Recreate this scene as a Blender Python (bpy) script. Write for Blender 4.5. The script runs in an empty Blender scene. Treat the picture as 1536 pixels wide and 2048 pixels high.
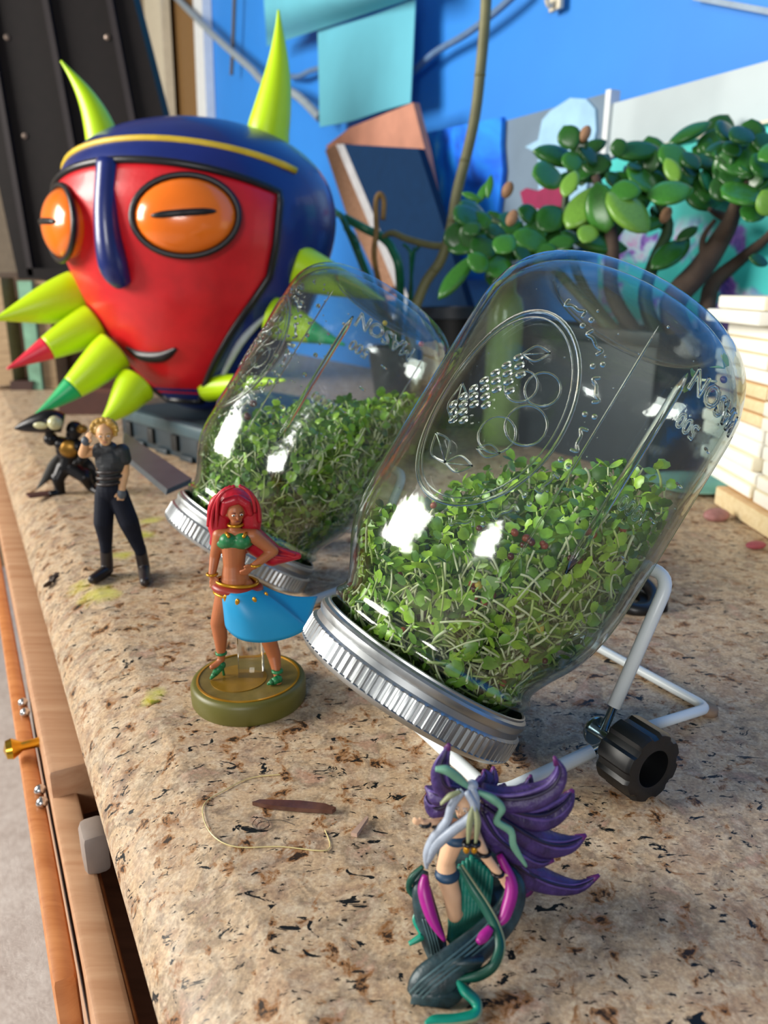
import bpy, bmesh, math, random
from mathutils import Vector as V, Matrix, noise as mnoise
random.seed(7)
S = bpy.context.scene
COL = S.collection
# ------------------------------------------------------------------ camera, world, light, exposure
FPX = 1538.0
PITCH = math.radians(16.5)
CAM = V((0, 0, .18))
cd = bpy.data.cameras.new('camera')
cd.sensor_fit = 'AUTO'; cd.sensor_width = 36; cd.lens = FPX / 2048 * 36
cd.clip_start = .01; cd.clip_end = 50
cd.dof.use_dof = True; cd.dof.focus_distance = .285; cd.dof.aperture_fstop = 13
cam = bpy.data.objects.new('camera', cd); COL.objects.link(cam)
cam.location = CAM; cam.rotation_euler = (math.pi / 2 - PITCH, 0, 0)
S.camera = cam
w = bpy.data.worlds.new('world'); S.world = w; w.use_nodes = True
w.node_tree.nodes['Background'].inputs[0].default_value = (.80, .90, 1.0, 1)
w.node_tree.nodes['Background'].inputs[1].default_value = .20
def area(name, loc, target, sx, sy, power, col):
    l = bpy.data.lights.new(name, 'AREA'); l.shape = 'RECTANGLE'; l.size = sx; l.size_y = sy
    l.energy = power; l.color = col
    o = bpy.data.objects.new(name, l); COL.objects.link(o); o.location = loc
    o.rotation_euler = (V(target) - V(loc)).to_track_quat('-Z', 'Y').to_euler()
    return o
area('window_light', (-.40, -1.70, .66), (.05, .35, .05), .6, .45, 17, (1, .98, .95))
area('side_window_light', (-2.5, .30, .95), (0, .5, 0), 1.4, 1.2, 118, (1, .96, .88))
S.view_settings.view_transform = 'Standard'; S.view_settings.look = 'None'
S.view_settings.exposure = .08; S.view_settings.gamma = 1; S.view_settings.use_curve_mapping = False
S.cycles.max_bounces = 14; S.cycles.transparent_max_bounces = 24; S.cycles.transmission_bounces = 10
S.cycles.caustics_refractive = True; S.cycles.sample_clamp_indirect = 6

# ------------------------------------------------------------------ rays and planes
CF = V((0, math.cos(PITCH), -math.sin(PITCH))); CR = V((1, 0, 0)); CU = V((0, math.sin(PITCH), math.cos(PITCH)))
def ray(px, py): return CF + CR * ((px - 768) / FPX) - CU * ((py - 1024) / FPX)
def D(px, py, d): return CAM + ray(px, py) * d                     # at a depth
def G(px, py, z=0):                                                # on a level plane
    r = ray(px, py); return CAM + r * ((z - CAM.z) / r.z)
def Q(px, py, y):                                                  # on an upright plane across the view
    r = ray(px, py); return CAM + r * (y / r.y)
WN = V((.88, .476, 0)).normalized(); WD = V((-.476, .88, 0)).normalized(); WV = .80
def W(px, py, off=0):                                              # on a plane parallel to the back wall
    r = ray(px, py); return CAM + r * ((WV - off - CAM.dot(WN)) / r.dot(WN))
def uv2(u, v, z=0): return WD * u + WN * v + V((0, 0, z))

# ------------------------------------------------------------------ materials
def lin(c):
    if isinstance(c, str):
        c = [int(c[i:i + 2], 16) / 255 for i in (0, 2, 4)]
        c = [x / 12.92 if x <= .04045 else ((x + .055) / 1.055) ** 2.4 for x in c]
    return (c[0], c[1], c[2], 1)
class NT:
    def __init__(s, name):
        s.m = bpy.data.materials.new(name); s.m.use_nodes = True; s.t = s.m.node_tree
        s.b = s.t.nodes['Principled BSDF']; s.out = s.t.nodes['Material Output']
        s.tc = s.t.nodes.new('ShaderNodeTexCoord')
    def n(s, ty, **k):
        x = s.t.nodes.new('ShaderNode' + ty)
        for a, v in k.items():
            if a in x.inputs: x.inputs[a].default_value = v
            else: setattr(x, a, v)
        return x
    def l(s, a, b): s.t.links.new(a, b)
    def noise(s, scale, detail=4, rough=.55, dist=0, stretch=None, vec=None):
        x = s.n('TexNoise', Scale=scale, Detail=detail, Roughness=rough, Distortion=dist)
        src = vec or s.tc.outputs['Object']
        if stretch:
            mp = s.n('Mapping'); mp.inputs['Scale'].default_value = stretch
            mp.inputs['Rotation'].default_value = (0, 0, .5)
            s.l(src, mp.inputs['Vector']); src = mp.outputs[0]
        s.l(src, x.inputs['Vector'])
        return x.outputs[0]
    def ramp(s, fac, stops, interp='LINEAR'):
        x = s.n('ValToRGB'); cr = x.color_ramp; cr.interpolation = interp
        while len(cr.elements) < len(stops): cr.elements.new(.5)
        for e, (p, c) in zip(cr.elements, stops):
            e.position = p; e.color = lin(c) if not isinstance(c, (int, float)) else (c, c, c, 1)
        s.l(fac, x.inputs[0]); return x.outputs[0]
    def mix(s, fac, a, b, mode='MIX'):
        x = s.n('Mix', data_type='RGBA', blend_type=mode)
        for sock, v in ((x.inputs[0], fac), (x.inputs[6], a), (x.inputs[7], b)):
            if isinstance(v, (int, float)): sock.default_value = v
            elif isinstance(v, (tuple, str)): sock.default_value = lin(v)
            else: s.l(v, sock)
        return x.outputs[2]
    def math(s, op, a, b=0.0):
        x = s.n('Math', operation=op)
        for i, v in enumerate((a, b)):
            if isinstance(v, (int, float)): x.inputs[i].default_value = v
            else: s.l(v, x.inputs[i])
        return x.outputs[0]
    def bump(s, h, strength=.3, dist=.001):
        x = s.n('Bump', Strength=strength, Distance=dist); s.l(h, x.inputs['Height']); s.l(x.outputs[0], s.b.inputs['Normal'])
_mc = {}
def pbr(name, col, rough=.5, metal=0, var=.12, vs=60, bump=0, bs=300, bd=.0005, spec=.5, coat=0, trans=0, sss=0, stretch=None):
    if name in _mc: return _mc[name]
    n = NT(name); c = lin(col)
    d = tuple(x * (1 - var) for x in c[:3]); e = tuple(min(1, x * (1 + var)) for x in c[:3])
    f = n.noise(vs, 4, stretch=stretch)
    o = n.ramp(f, [(.3, d), (.7, e)])
    n.l(o, n.b.inputs['Base Color'])
    n.b.inputs['Roughness'].default_value = rough; n.b.inputs['Metallic'].default_value = metal
    n.b.inputs['Specular IOR Level'].default_value = spec; n.b.inputs['Coat Weight'].default_value = coat
    n.b.inputs['Coat Roughness'].default_value = .08
    if sss:
        n.b.inputs['Subsurface Weight'].default_value = sss; n.b.inputs['Subsurface Radius'].default_value = (.002, .001, .0006)
        n.b.inputs['Subsurface Scale'].default_value = 1
    if bump: n.bump(n.noise(bs, 5), bump, bd)
    _mc[name] = n.m; return n.m

def granite():
    n = NT('granite')
    a = n.noise(46, 7, .66, .6)
    base = n.ramp(a, [(.28, '736152'), (.40, 'a88c70'), (.49, 'c4aa88'), (.57, '938068'), (.66, 'b5927a'), (.78, '84725f')])
    m = n.noise(150, 6, .74, .5)
    base = n.mix(n.ramp(m, [(.46, .0), (.62, .6)]), base, 'd2c2a8')
    m2 = n.noise(210, 6, .75, .6)
    base = n.mix(n.ramp(m2, [(.53, 0.), (.66, .65)]), base, '7d6a5c')
    g = n.noise(800, 3, .6)
    base = n.mix(.5, base, n.ramp(g, [(.3, .28), (.5, .5), (.7, .8)]), 'OVERLAY')
    h = n.noise(88, 5, .68, .5)
    base = n.mix(n.ramp(h, [(.558, 0.), (.615, .8)]), base, '8f5c28')
    base = n.mix(n.ramp(h, [(.618, 0.), (.655, .95)]), base, '261e18')
    bl = n.noise(150, 4, .64, .9, stretch=(.7, 1.25, 1))
    base = n.mix(n.ramp(bl, [(.615, 0.), (.640, 1.)]), base, '14181a')
    bl2 = n.noise(430, 3, .6, .8, stretch=(.5, 1.4, 1))
    base = n.mix(n.ramp(bl2, [(.640, 0.), (.668, .95)]), base, '1b1816')
    # yellow-green paint smears near the edge
    for (x, y, rad) in STAINS:
        v = n.n('VectorMath', operation='DISTANCE'); n.l(n.tc.outputs['Object'], v.inputs[0]); v.inputs[1].default_value = (x - ORG.x, y - ORG.y, 0)
        dd = n.math('ADD', n.math('DIVIDE', v.outputs['Value'], rad), n.math('MULTIPLY', n.math('SUBTRACT', n.noise(90, 4), .5), 1.6))
        base = n.mix(n.ramp(dd, [(.3, .5), (1.0, 0.)]), base, 'c8cc3c')
    base = n.mix(1.0, base, (.88, .86, .87), 'MULTIPLY')
    n.l(base, n.b.inputs['Base Color'])
    n.l(n.ramp(n.noise(40, 4), [(.3, .36), (.7, .52)]), n.b.inputs['Roughness'])
    n.b.inputs['Specular IOR Level'].default_value = .25
    n.bump(n.noise(420, 4), .15, .0004)
    return n.m
ORG = uv2(.5, .4, 0)
STAINS = [tuple(G(*q)[:2]) + (r,) for q, r in (((150, 1165), .012), ((190, 1185), .013), ((215, 1190), .010), ((245, 1110), .010), ((285, 1070), .012), ((300, 1040), .012), ((300, 1400), .006), ((315, 1385), .006))]
M_granite = granite()

def wood(name, c1, c2, scale=25, rough=.5, axis=(1, 12, 12)):
    n = NT(name)
    mp = n.n('Mapping'); mp.inputs['Scale'].default_value = axis
    mp.inputs['Rotation'].default_value = (0, 0, -math.atan2(.88, -.476))
    n.l(n.tc.outputs['Object'], mp.inputs['Vector'])
    f = n.noise(scale, 6, .6, .6, vec=mp.outputs[0])
    n.l(n.ramp(f, [(.3, c1), (.7, c2)]), n.b.inputs['Base Color'])
    n.b.inputs['Roughness'].default_value = rough; n.bump(f, .15, .0005)
    return n.m

def glass_thin():
    n = NT('jar_glass'); t = n.t
    lw = n.n('LayerWeight', Blend=.5)
    bmp = n.n('Bump', Strength=.4, Distance=.0014)
    n.l(n.noise(55, 3, .5, .4), bmp.inputs['Height']); n.l(bmp.outputs[0], lw.inputs['Normal'])
    f5 = n.math('POWER', lw.outputs['Facing'], 4.0)
    fr = n.math('MINIMUM', n.math('ADD', n.math('MULTIPLY', f5, .85), .05), 1.0)
    gl = n.n('BsdfGlossy', Roughness=.10); gl.inputs['Color'].default_value = (1, 1, 1, 1); n.l(bmp.outputs[0], gl.inputs['Normal'])
    tr = n.n('BsdfTransparent')
    f3 = n.math('POWER', lw.outputs['Facing'], 2.0)
    n.l(n.mix(f3, (.95, .97, .965), (.40, .52, .50)), tr.inputs['Color'])
    mx = n.n('MixShader'); n.l(fr, mx.inputs[0]); n.l(tr.outputs[0], mx.inputs[1]); n.l(gl.outputs[0], mx.inputs[2])
    n.l(mx.outputs[0], n.out.inputs['Surface'])
    return n.m
def glass_solid(name, col, rough=.01, ior=1.45):
    n = NT(name); b = n.b
    b.inputs['Base Color'].default_value = lin(col); b.inputs['Roughness'].default_value = rough
    b.inputs['Transmission Weight'].default_value = 1; b.inputs['IOR'].default_value = ior
    n.bump(n.noise(120, 3), .08, .0004)
    return n.m

# ------------------------------------------------------------------ mesh helpers
def join(*vfs):
    Vs, Fs = [], []
    for v, f in vfs:
        k = len(Vs); Vs += list(v); Fs += [tuple(i + k for i in q) for q in f]
    return Vs, Fs
def mesh(name, vf, mat, smooth=True, off=V((0, 0, 0))):
    me = bpy.data.meshes.new(name)
    me.from_pydata([tuple(V(p) - off) for p in vf[0]], [], vf[1])
    bm = bmesh.new(); bm.from_mesh(me); bmesh.ops.recalc_face_normals(bm, faces=bm.faces); bm.to_mesh(me); bm.free()
    for m in (mat if isinstance(mat, (list, tuple)) else [mat]): me.materials.append(m)
    if smooth is True: me.shade_smooth()
    elif smooth: me.set_sharp_from_angle(angle=math.radians(smooth))
    return me
def props(o, label=None, cat=None, group=None, kind=None):
    for k, v in (('label', label), ('category', cat), ('group', group), ('kind', kind)):
        if v: o[k] = v
    return o
def root(name, loc, label, cat, group=None, kind=None):
    o = bpy.data.objects.new(name, None); COL.objects.link(o); o.location = loc; o.empty_display_size = .01
    return props(o, label, cat, group, kind)
def wloc(o):
    p = V(o.location)
    while o.parent: o = o.parent; p += V(o.location)
    return p
def part(par, name, vf, mat, smooth=40, label=None, kind=None):
    off = wloc(par) if par else V((0, 0, 0))
    me = vf if isinstance(vf, bpy.types.Mesh) else mesh(name, vf, mat, smooth, off)
    o = bpy.data.objects.new(name, me); COL.objects.link(o); o.parent = par
    return props(o, label, kind=kind)
def solo(name, vf, mat, label, cat, group=None, kind=None, smooth=40, origin=None):
    if origin is None:
        n = len(vf[0]); c = sum((V(p) for p in vf[0]), V()) / n
        origin = V((c.x, c.y, min(V(p).z for p in vf[0])))
    o = bpy.data.objects.new(name, mesh(name, vf, mat, smooth, origin)); COL.objects.link(o); o.location = origin
    return props(o, label, cat, group, kind)
def struct(name, vf, mat, smooth=40):
    o = bpy.data.objects.new(name, mesh(name, vf, mat, smooth)); COL.objects.link(o); o['kind'] = 'structure'; return o

def spline(pts, k=6):
    """Catmull-Rom through tuples of any length"""
    P = [tuple(p) for p in pts]
    if len(P) < 3: return P
    out = []
    for i in range(len(P) - 1):
        a, b, c, d = P[max(i - 1, 0)], P[i], P[i + 1], P[min(i + 2, len(P) - 1)]
        for j in range(k):
            t = j / k
            out.append(tuple(.5 * (2 * q + (r - p) * t + (2 * p - 5 * q + 4 * r - s) * t * t + (3 * q - p - 3 * r + s) * t ** 3) for p, q, r, s in zip(a, b, c, d)))
    out.append(P[-1]); return out
def tube(pts, r, n=8, closed=False, flat=1.0, up=None):
    P = [V(p[:3]) for p in pts]; m = len(P)
    R = [r] * m if isinstance(r, (int, float)) else list(r)
    vs, fs = [], []
    prev = None
    for i in range(m):
        a = P[i - 1] if (i or closed) else P[i]; b = P[(i + 1) % m] if (i < m - 1 or closed) else P[i]
        t = (b - a).normalized() if (b - a).length > 1e-12 else V((0, 0, 1))
        if prev is None:
            u = V(up) if up else (V((0, 0, 1)) if abs(t.z) < .9 else V((1, 0, 0)))
        else: u = prev
        u = (u - t * u.dot(t)); u = u.normalized() if u.length > 1e-9 else t.orthogonal().normalized()
        prev = u; s = t.cross(u)
        for k in range(n):
            an = 2 * math.pi * k / n
            vs.append(P[i] + u * (math.cos(an) * R[i] * flat) + s * (math.sin(an) * R[i]))
    for i in range(m if closed else m - 1):
        j = (i + 1) % m
        for k in range(n): fs.append((i * n + k, i * n + (k + 1) % n, j * n + (k + 1) % n, j * n + k))
    if not closed:
        fs.append(tuple(range(n))[::-1]); fs.append(tuple((m - 1) * n + k for k in range(n)))
    return vs, fs
def stube(pr, n=8, k=6, flat=1.0, up=None):
    """smoothed tube from (point, radius) pairs"""
    q = spline([tuple(p) + (r,) for p, r in pr], k)
    return tube([x[:3] for x in q], [max(x[3], 1e-5) for x in q], n, flat=flat, up=up)
def frame(axis, ref=None):
    a = V(axis).normalized(); r = V(ref) if ref else (V((0, 0, 1)) if abs(a.z) < .9 else V((1, 0, 0)))
    x = (r - a * r.dot(a)).normalized(); return x, a.cross(x), a
def lathe(o, axis, prof, n=48, ref=None, mod=None, caps=True):
    """prof: (t along axis, radius)"""
    x, y, a = frame(axis, ref); o = V(o); vs, fs = [], []
    for i, (t, r) in enumerate(prof):
        for k in range(n):
            an = 2 * math.pi * k / n; rr = r + (mod(i, k) if mod else 0)
            vs.append(o + a * t + x * (rr * math.cos(an)) + y * (rr * math.sin(an)))
    for i in range(len(prof) - 1):
        for k in range(n): fs.append((i * n + k, i * n + (k + 1) % n, (i + 1) * n + (k + 1) % n, (i + 1) * n + k))
    if caps:
        if prof[0][1] > 1e-9: fs.append(tuple(range(n))[::-1])
        if prof[-1][1] > 1e-9: fs.append(tuple((len(prof) - 1) * n + k for k in range(n)))
    return vs, fs
def box(c, X, Y, Z, bev=0):
    """centre and three half-vectors"""
    c, X, Y, Z = V(c), V(X), V(Y), V(Z)
    bm = bmesh.new(); bmesh.ops.create_cube(bm, size=2)
    sx, sy, sz = X.length, Y.length, Z.length
    for v in bm.verts: v.co = V((v.co.x * sx, v.co.y * sy, v.co.z * sz))
    if bev: bmesh.ops.bevel(bm, geom=bm.edges[:], offset=min(bev, .45 * 2 * min(sx, sy, sz)), segments=2, affect='EDGES', profile=.5)
    m = Matrix((X.normalized(), Y.normalized(), Z.normalized())).transposed()
    bm.verts.ensure_lookup_table()
    r = [c + m @ v.co for v in bm.verts], [tuple(v.index for v in f.verts) for f in bm.faces]
    bm.free(); return r
def prism(poly, ext):
    """polygon (3-D points) swept by a vector"""
    n = len(poly); ext = V(ext)
    vs = [V(p) for p in poly] + [V(p) + ext for p in poly]
    fs = [tuple(range(n)), tuple(range(2 * n - 1, n - 1, -1))] + [(i, (i + 1) % n, n + (i + 1) % n, n + i) for i in range(n)]
    return vs, fs
def ell(c, ax, nu=16, nv=10):
    """ellipsoid; ax = three half-axis vectors"""
    c = V(c); A, B, Cc = map(V, ax); vs, fs = [], []
    for i in range(nv + 1):
        ph = math.pi * i / nv
        for k in range(nu):
            th = 2 * math.pi * k / nu
            vs.append(c + A * (math.sin(ph) * math.cos(th)) + B * (math.sin(ph) * math.sin(th)) + Cc * math.cos(ph))
    for i in range(nv):
        for k in range(nu): fs.append((i * nu + k, i * nu + (k + 1) % nu, (i + 1) * nu + (k + 1) % nu, (i + 1) * nu + k))
    return vs, fs
def sph(c, r, nu=16, nv=10): return ell(c, ((r, 0, 0), (0, r, 0), (0, 0, r)), nu, nv)
def body_mesh(name, shapes, voxel, mat, off, smooth_it=6):
    """one continuous skin over overlapping shapes"""
    vf = join(*shapes)
    o = bpy.data.objects.new('tmp', mesh('tmp', vf, mat, True, off)); COL.objects.link(o)
    r = o.modifiers.new('r', 'REMESH'); r.mode = 'VOXEL'; r.voxel_size = voxel; r.use_smooth_shade = True
    s = o.modifiers.new('s', 'SMOOTH'); s.iterations = smooth_it; s.factor = .5
    dg = bpy.context.evaluated_depsgraph_get()
    me = bpy.data.meshes.new_from_object(o.evaluated_get(dg)); me.name = name
    old = o.data; bpy.data.objects.remove(o); bpy.data.meshes.remove(old)
    if not me.materials: me.materials.append(mat)
    me.shade_smooth(); return me
def cap2(a, ra, b, rb, n=20):
    """tapered limb with round ends"""
    return join(tube([a, b], [ra, rb], n), sph(a, ra, n, n // 2), sph(b, rb, n, n // 2))
def limb(*pr, n=20):
    return join(*[cap2(pr[i][0], pr[i][1], pr[i + 1][0], pr[i + 1][1], n) for i in range(len(pr) - 1)])
def ribbon(left, right, thick, k=6, nrm=None):
    """a sheet between two smoothed edge lines, with thickness"""
    A = [V(p) for p in spline(left, k)]; B = [V(p) for p in spline(right, k)]
    m = len(A); vs, fs = [], []
    for i in range(m):
        t = (A[min(i + 1, m - 1)] - A[max(i - 1, 0)]); nn = (B[i] - A[i]).cross(t)
        nn = nn.normalized() * thick / 2 if nn.length > 1e-12 else V((0, 0, thick / 2))
        vs += [A[i] + nn, B[i] + nn, B[i] - nn, A[i] - nn]
    for i in range(m - 1):
        for k2 in range(4): fs.append((i * 4 + k2, i * 4 + (k2 + 1) % 4, (i + 1) * 4 + (k2 + 1) % 4, (i + 1) * 4 + k2))
    fs += [(0, 1, 2, 3), ((m - 1) * 4 + 3, (m - 1) * 4 + 2, (m - 1) * 4 + 1, (m - 1) * 4)]
    return vs, fs
def grid(fn, nu, nv, thick=None):
    """surface fn(i/nu, j/nv) -> point"""
    vs = [V(fn(i / nu, j / nv)) for i in range(nu + 1) for j in range(nv + 1)]
    fs = [(i * (nv + 1) + j, i * (nv + 1) + j + 1, (i + 1) * (nv + 1) + j + 1, (i + 1) * (nv + 1) + j) for i in range(nu) for j in range(nv)]
    return vs, fs
def solid(vf, th):
    """give a sheet thickness along its vertex normals"""
    bm = bmesh.new(); vv = [bm.verts.new(p) for p in vf[0]]
    for q in vf[1]:
        try: bm.faces.new([vv[i] for i in q])
        except ValueError: pass
    bmesh.ops.recalc_face_normals(bm, faces=bm.faces); bm.normal_update()
    bmesh.ops.solidify(bm, geom=bm.faces[:], thickness=th)
    bm.verts.index_update()
    r = [v.co.copy() for v in bm.verts], [tuple(v.index for v in f.verts) for f in bm.faces]; bm.free(); return r
# ------------------------------------------------------------------ the setting
M_wall = pbr('blue_wall', '2a86e0', .55, var=.04, vs=8, bump=.05, bs=200)
M_white = pbr('white_paint', 'e4e8ea', .5, var=.05)
M_cream = pbr('cream_paint', 'd9cfb8', .5, var=.06)
M_brown = wood('brown_wood', '7d5c34', '8c6a40', 14)
M_carpet = NT('carpet')
_c = M_carpet.noise(90, 6, .8); _d = M_carpet.noise(14, 4)
_c = M_carpet.mix(.5, M_carpet.ramp(_c, [(.3, '9a8880'), (.5, 'd8cbc4'), (.7, 'fffaf5')]), M_carpet.ramp(_d, [(.3, 'c4b4ac'), (.7, 'ece2dc')]))
M_carpet.l(_c, M_carpet.b.inputs['Base Color']); M_carpet.b.inputs['Roughness'].default_value = 1
M_carpet.bump(M_carpet.noise(300, 5), .9, .008); M_carpet = M_carpet.m
def slab(u0, u1, v0, v1, z0, z1, bev=0):
    return box(uv2((u0 + u1) / 2, (v0 + v1) / 2, (z0 + z1) / 2), WD * ((u1 - u0) / 2), WN * ((v1 - v0) / 2), V((0, 0, (z1 - z0) / 2)), bev)
struct('wall_back', slab(-.6, 3.2, WV, WV + .1, -.85, 2.3), M_wall)
struct('wall_left', slab(3.1, 3.2, -2.6, WV, -.85, 2.3), pbr('tan_wall', '8d7a60', .7))
struct('floor', slab(-1.2, 3.2, -2.6, WV, -.9, -.85), M_carpet)
def wallpanel(pix, off, th):
    return prism([W(x, y, off) for x, y in pix], WN * th)
struct('trim_1', wallpanel([(384, -40), (402, -40), (421, 420), (403, 420)], .03, .028), M_white)
struct('trim_2', wallpanel([(300, -40), (386, -40), (405, 420), (300, 420)], .026, .024), M_brown)
struct('trim_3', wallpanel([(262, -40), (318, -40), (336, 262), (306, 262)], .075, .03), M_cream)
struct('trim_4', wallpanel([(1385, -12), (1560, 20), (1560, 34), (1385, 0)], .012, .011), pbr('grey_trim', '8fa3b8', .5))

# ------------------------------------------------------------------ countertop, cabinet
prof = [(WV, 0), (.055, 0), (.0538, -.0003), (.0518, -.0012), (.044, -.0050), (.0365, -.0087), (.0312, -.0122), (.0272, -.017), (.0248, -.0215), (.0242, -.026), (.027, -.033), (.032, -.037), (WV, -.037)]
def topz(v):
    P = sorted(prof[1:8])
    for (a, r), (b, q) in zip(P, P[1:]):
        if a <= v <= b: return r + (q - r) * (v - a) / (b - a)
    return 0.0
def extr(prof, u0, u1, n=1):
    vs, fs = [], []; m = len(prof)
    for i in range(n + 1):
        u = u0 + (u1 - u0) * i / n
        vs += [uv2(u, v, z) for v, z in prof]
    for i in range(n):
        for k in range(m): fs.append((i * m + k, i * m + (k + 1) % m, (i + 1) * m + (k + 1) % m, (i + 1) * m + k))
    fs += [tuple(range(m))[::-1], tuple(n * m + k for k in range(m))]
    return vs, fs
solo('countertop', extr(prof, -.35, 2.2), M_granite, 'speckled beige granite countertop with a rounded front edge', 'countertop', smooth=25, origin=uv2(.5, .4, 0))

M_oak = wood('light_cabinet_wood', 'a97a58', 'c39a78', 10, .45)
M_oak2 = wood('orange_cabinet_wood', 'b06a38', 'cc8a55', 12, .4)
M_dkwood = wood('dark_cabinet_wood', '4a2e1e', '684630', 12, .5)
cab = root('base_cabinet', uv2(.6, .3, -.85), 'brown wooden base cabinet under the granite countertop, drawers pulled open', 'cabinet')
part(cab, 'body', slab(-.35, 2.2, .075, WV, -.85, -.0385), M_dkwood)
part(cab, 'kick_board', slab(-.35, 2.2, .055, .075, -.85, -.75), M_dkwood)
def vz(px, py, z): return G(px, py, z).dot(WN)
def uz(px, py, z): return G(px, py, z).dot(WD)
z = -.045
part(cab, 'top_rail', slab(uz(153, 1530, z), 2.2, vz(36, 1250, z), .036, -.075, z, .003), M_oak)
part(cab, 'latch', box(G(190, 1690, -.052), WD * .008, WN * .0055, V((0, 0, .010)), .003), pbr('grey_plastic', '8d8078', .5), label='grey plastic latch')
z = -.06
dr = part(cab, 'drawer', slab(-.2, uz(45, 1330, z), vz(78, 1480, z), vz(150, 1560, z) , -.17, z, .002), M_oak)
part(dr, 'side_rail', slab(-.2, uz(160, 1730, z), vz(205, 1830, z), vz(226, 1830, z), -.17, z - .004, .002), M_oak2)
part(dr, 'drawer_floor', slab(-.2, uz(60, 1400, z), vz(205, 1830, z), .075, -.112, -.105), wood('drawer_floor_wood', '6e5242', '8c6a58', 10))
z = -.07
dr2 = part(cab, 'door', slab(uz(135, 1955, z), 1.2, vz(35, 1500, z), vz(72, 1500, z), -.115, z, .003), M_oak2)
kp = G(46, 1502, -.066)
kv, kf = lathe(kp + V((0, 0, .003)), -WN, [(-.012, .0028), (.000, .0026), (.002, .004), (.005, .0058), (.008, .005), (.0095, 0)], 16)
part(dr2, 'knob', (kv, kf), pbr('brass', 'd8a838', .25, 1), label='small brass knob')
for i, (x, y) in enumerate(((46, 1405), (50, 1425), (80, 1580), (84, 1605))):
    part(dr2, 'hinge_screw', sph(G(x, y, -.068), .003, 10, 6), pbr('steel', 'c8c8c8', .25, 1))

# ------------------------------------------------------------------ ribbed dark panel and wooden stand at the counter's far end
YP = 1.40
M_dark = pbr('dark_brown_metal', '120b0b', .6, var=.2, spec=.2)
M_ridge = pbr('dark_ridge_metal', '241c1e', .5, spec=.3)
base_z = Q(90, 552, YP)
pan = root('ribbed_panel', Q(150, 780, YP), 'tall dark brown ribbed metal panel raised on a wooden stand', 'panel')
part(pan, 'sheet', prism([Q(x, y, YP) for x, y in ((-95, -60), (252, -60), (335, 262), (400, 560), (36, 553))], (0, .05, 0)), M_dark)
for (a, b, wd) in (((-42, -60), (62, 552), 11), ((78, -60), (190, 553), 12), ((205, -60), (322, 555), 12)):
    part(pan, 'ridge', prism([Q(a[0], a[1], YP), Q(a[0] + wd, a[1], YP), Q(b[0] + wd, b[1], YP), Q(b[0], b[1], YP)], (0, -.012, 0)), M_ridge)
part(pan, 'bottom_rail', prism([Q(x, y, YP - .012) for x, y in ((34, 536), (300, 540), (302, 560), (36, 558))], (0, .012, 0)), M_dark)
for (x, y) in ((14, 75), (215, 75), (50, 272), (250, 265), (85, 447)):
    part(pan, 'rivet', lathe(Q(x, y, YP), (0, -1, 0), [(0, .0045), (.002, .0045), (.004, 0)], 10), pbr('dull_rivet', '7a6a60', .4, .6))
st = root('wooden_stand', Q(60, 790, YP), 'worn wooden stand with one green post at the counter end', 'stand')
def post(pix, y, th):
    P = [Q(a, b, y) for a, b in pix]
    for p in P: p.z = max(p.z, .0005)
    return prism(P, (0, th, 0))
M_tan = wood('weathered_wood', '8a7050', 'b09470', 20)
part(st, 'leg', post([(-70, 555), (0, 555), (28, 770), (-45, 770)], YP - .03, .05), M_tan)
part(st, 'leg', post([(34, 562), (62, 562), (86, 786), (62, 790)], YP - .03, .04), pbr('green_paint_worn', '6f9a80', .6, var=.3, vs=30), label='post with worn green paint')
part(st, 'leg', post([(60, 562), (92, 562), (118, 792), (86, 800)], YP - .02, .05), M_tan)
part(st, 'back_board', post([(-60, 545), (400, 545), (400, 790), (-60, 775)], YP + .06, .015), wood('dark_back_wood', '3a2510', '54381a', 18))
part(st, 'cross_bar', post([(-10, 596), (60, 598), (60, 604), (-10, 603)], YP + .02, .03), M_dkwood)
part(st, 'foot_rail', post([(20, 762), (66, 762), (66, 796), (22, 796)], YP - .035, .06), pbr('dark_red_wood', '3a2018', .5))
bx = root('wooden_box', G(190, 838), 'low dark red wooden box lying behind the spiked mask', 'box')
part(bx, 'front', post([(116, 778), (262, 790), (262, 842), (118, 832)], 1.10, .012), pbr('red_brown_wood', '4a2820', .5))
part(bx, 'top', prism([Q(116, 778, 1.10), Q(262, 790, 1.10), Q(262, 790, 1.10) + V((0, .16, 0)), Q(116, 778, 1.10) + V((0, .16, 0))], (0, 0, .006)), pbr('red_brown_wood2', '5e372a', .45))

# ------------------------------------------------------------------ things on the back wall
def solid_wall(name, pix, off, th, mat, label, cat, group=None, smooth=40):
    return solo(name, wallpanel(pix, off, th), mat, label, cat, group, smooth=smooth)
M_paper = pbr('teal_paper', '62b4c8', .8, var=.05, vs=10)
lo = [(636, 60), (700, 45), (770, 22), (832, -6)]; lb = [(640, 254), (700, 243), (765, 222), (822, 206)]
def sheet(a, b, off0, off1, th):
    A = [W(x, y, off0) for x, y in a]; B = [W(x, y, off1) for x, y in b]
    return ribbon(A, B, th)
solo('paper_sheet', sheet(lo, lb, .05, .062, .002), M_paper, 'flat pale teal paper sheet hanging above the pinkish board', 'paper')
def curl(u, v):
    x0, y0 = 525 + 5 * v, -60; x1 = 560 + 260 * v; 
    top = V((525 + 300 * v, -70)); bot = V((535 + 262 * v + 20 * v, 92 - 95 * v))
    q = top.lerp(bot, u); return W(q.x, q.y, .06 + .05 * math.sin(math.pi * min(1, u * 1.02)) )
solo('paper_sheet', solid(grid(curl, 14, 6), .002), M_paper, 'curled pale teal paper roll at the top of the blue wall', 'paper')
M_pink = pbr('pinkish_board', 'b9806a', .7, var=.15, vs=20)
bd = root('wooden_board', W(740, 400, .11), 'pinkish brown wooden board leaning behind the dark blue canvas', 'board')
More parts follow.
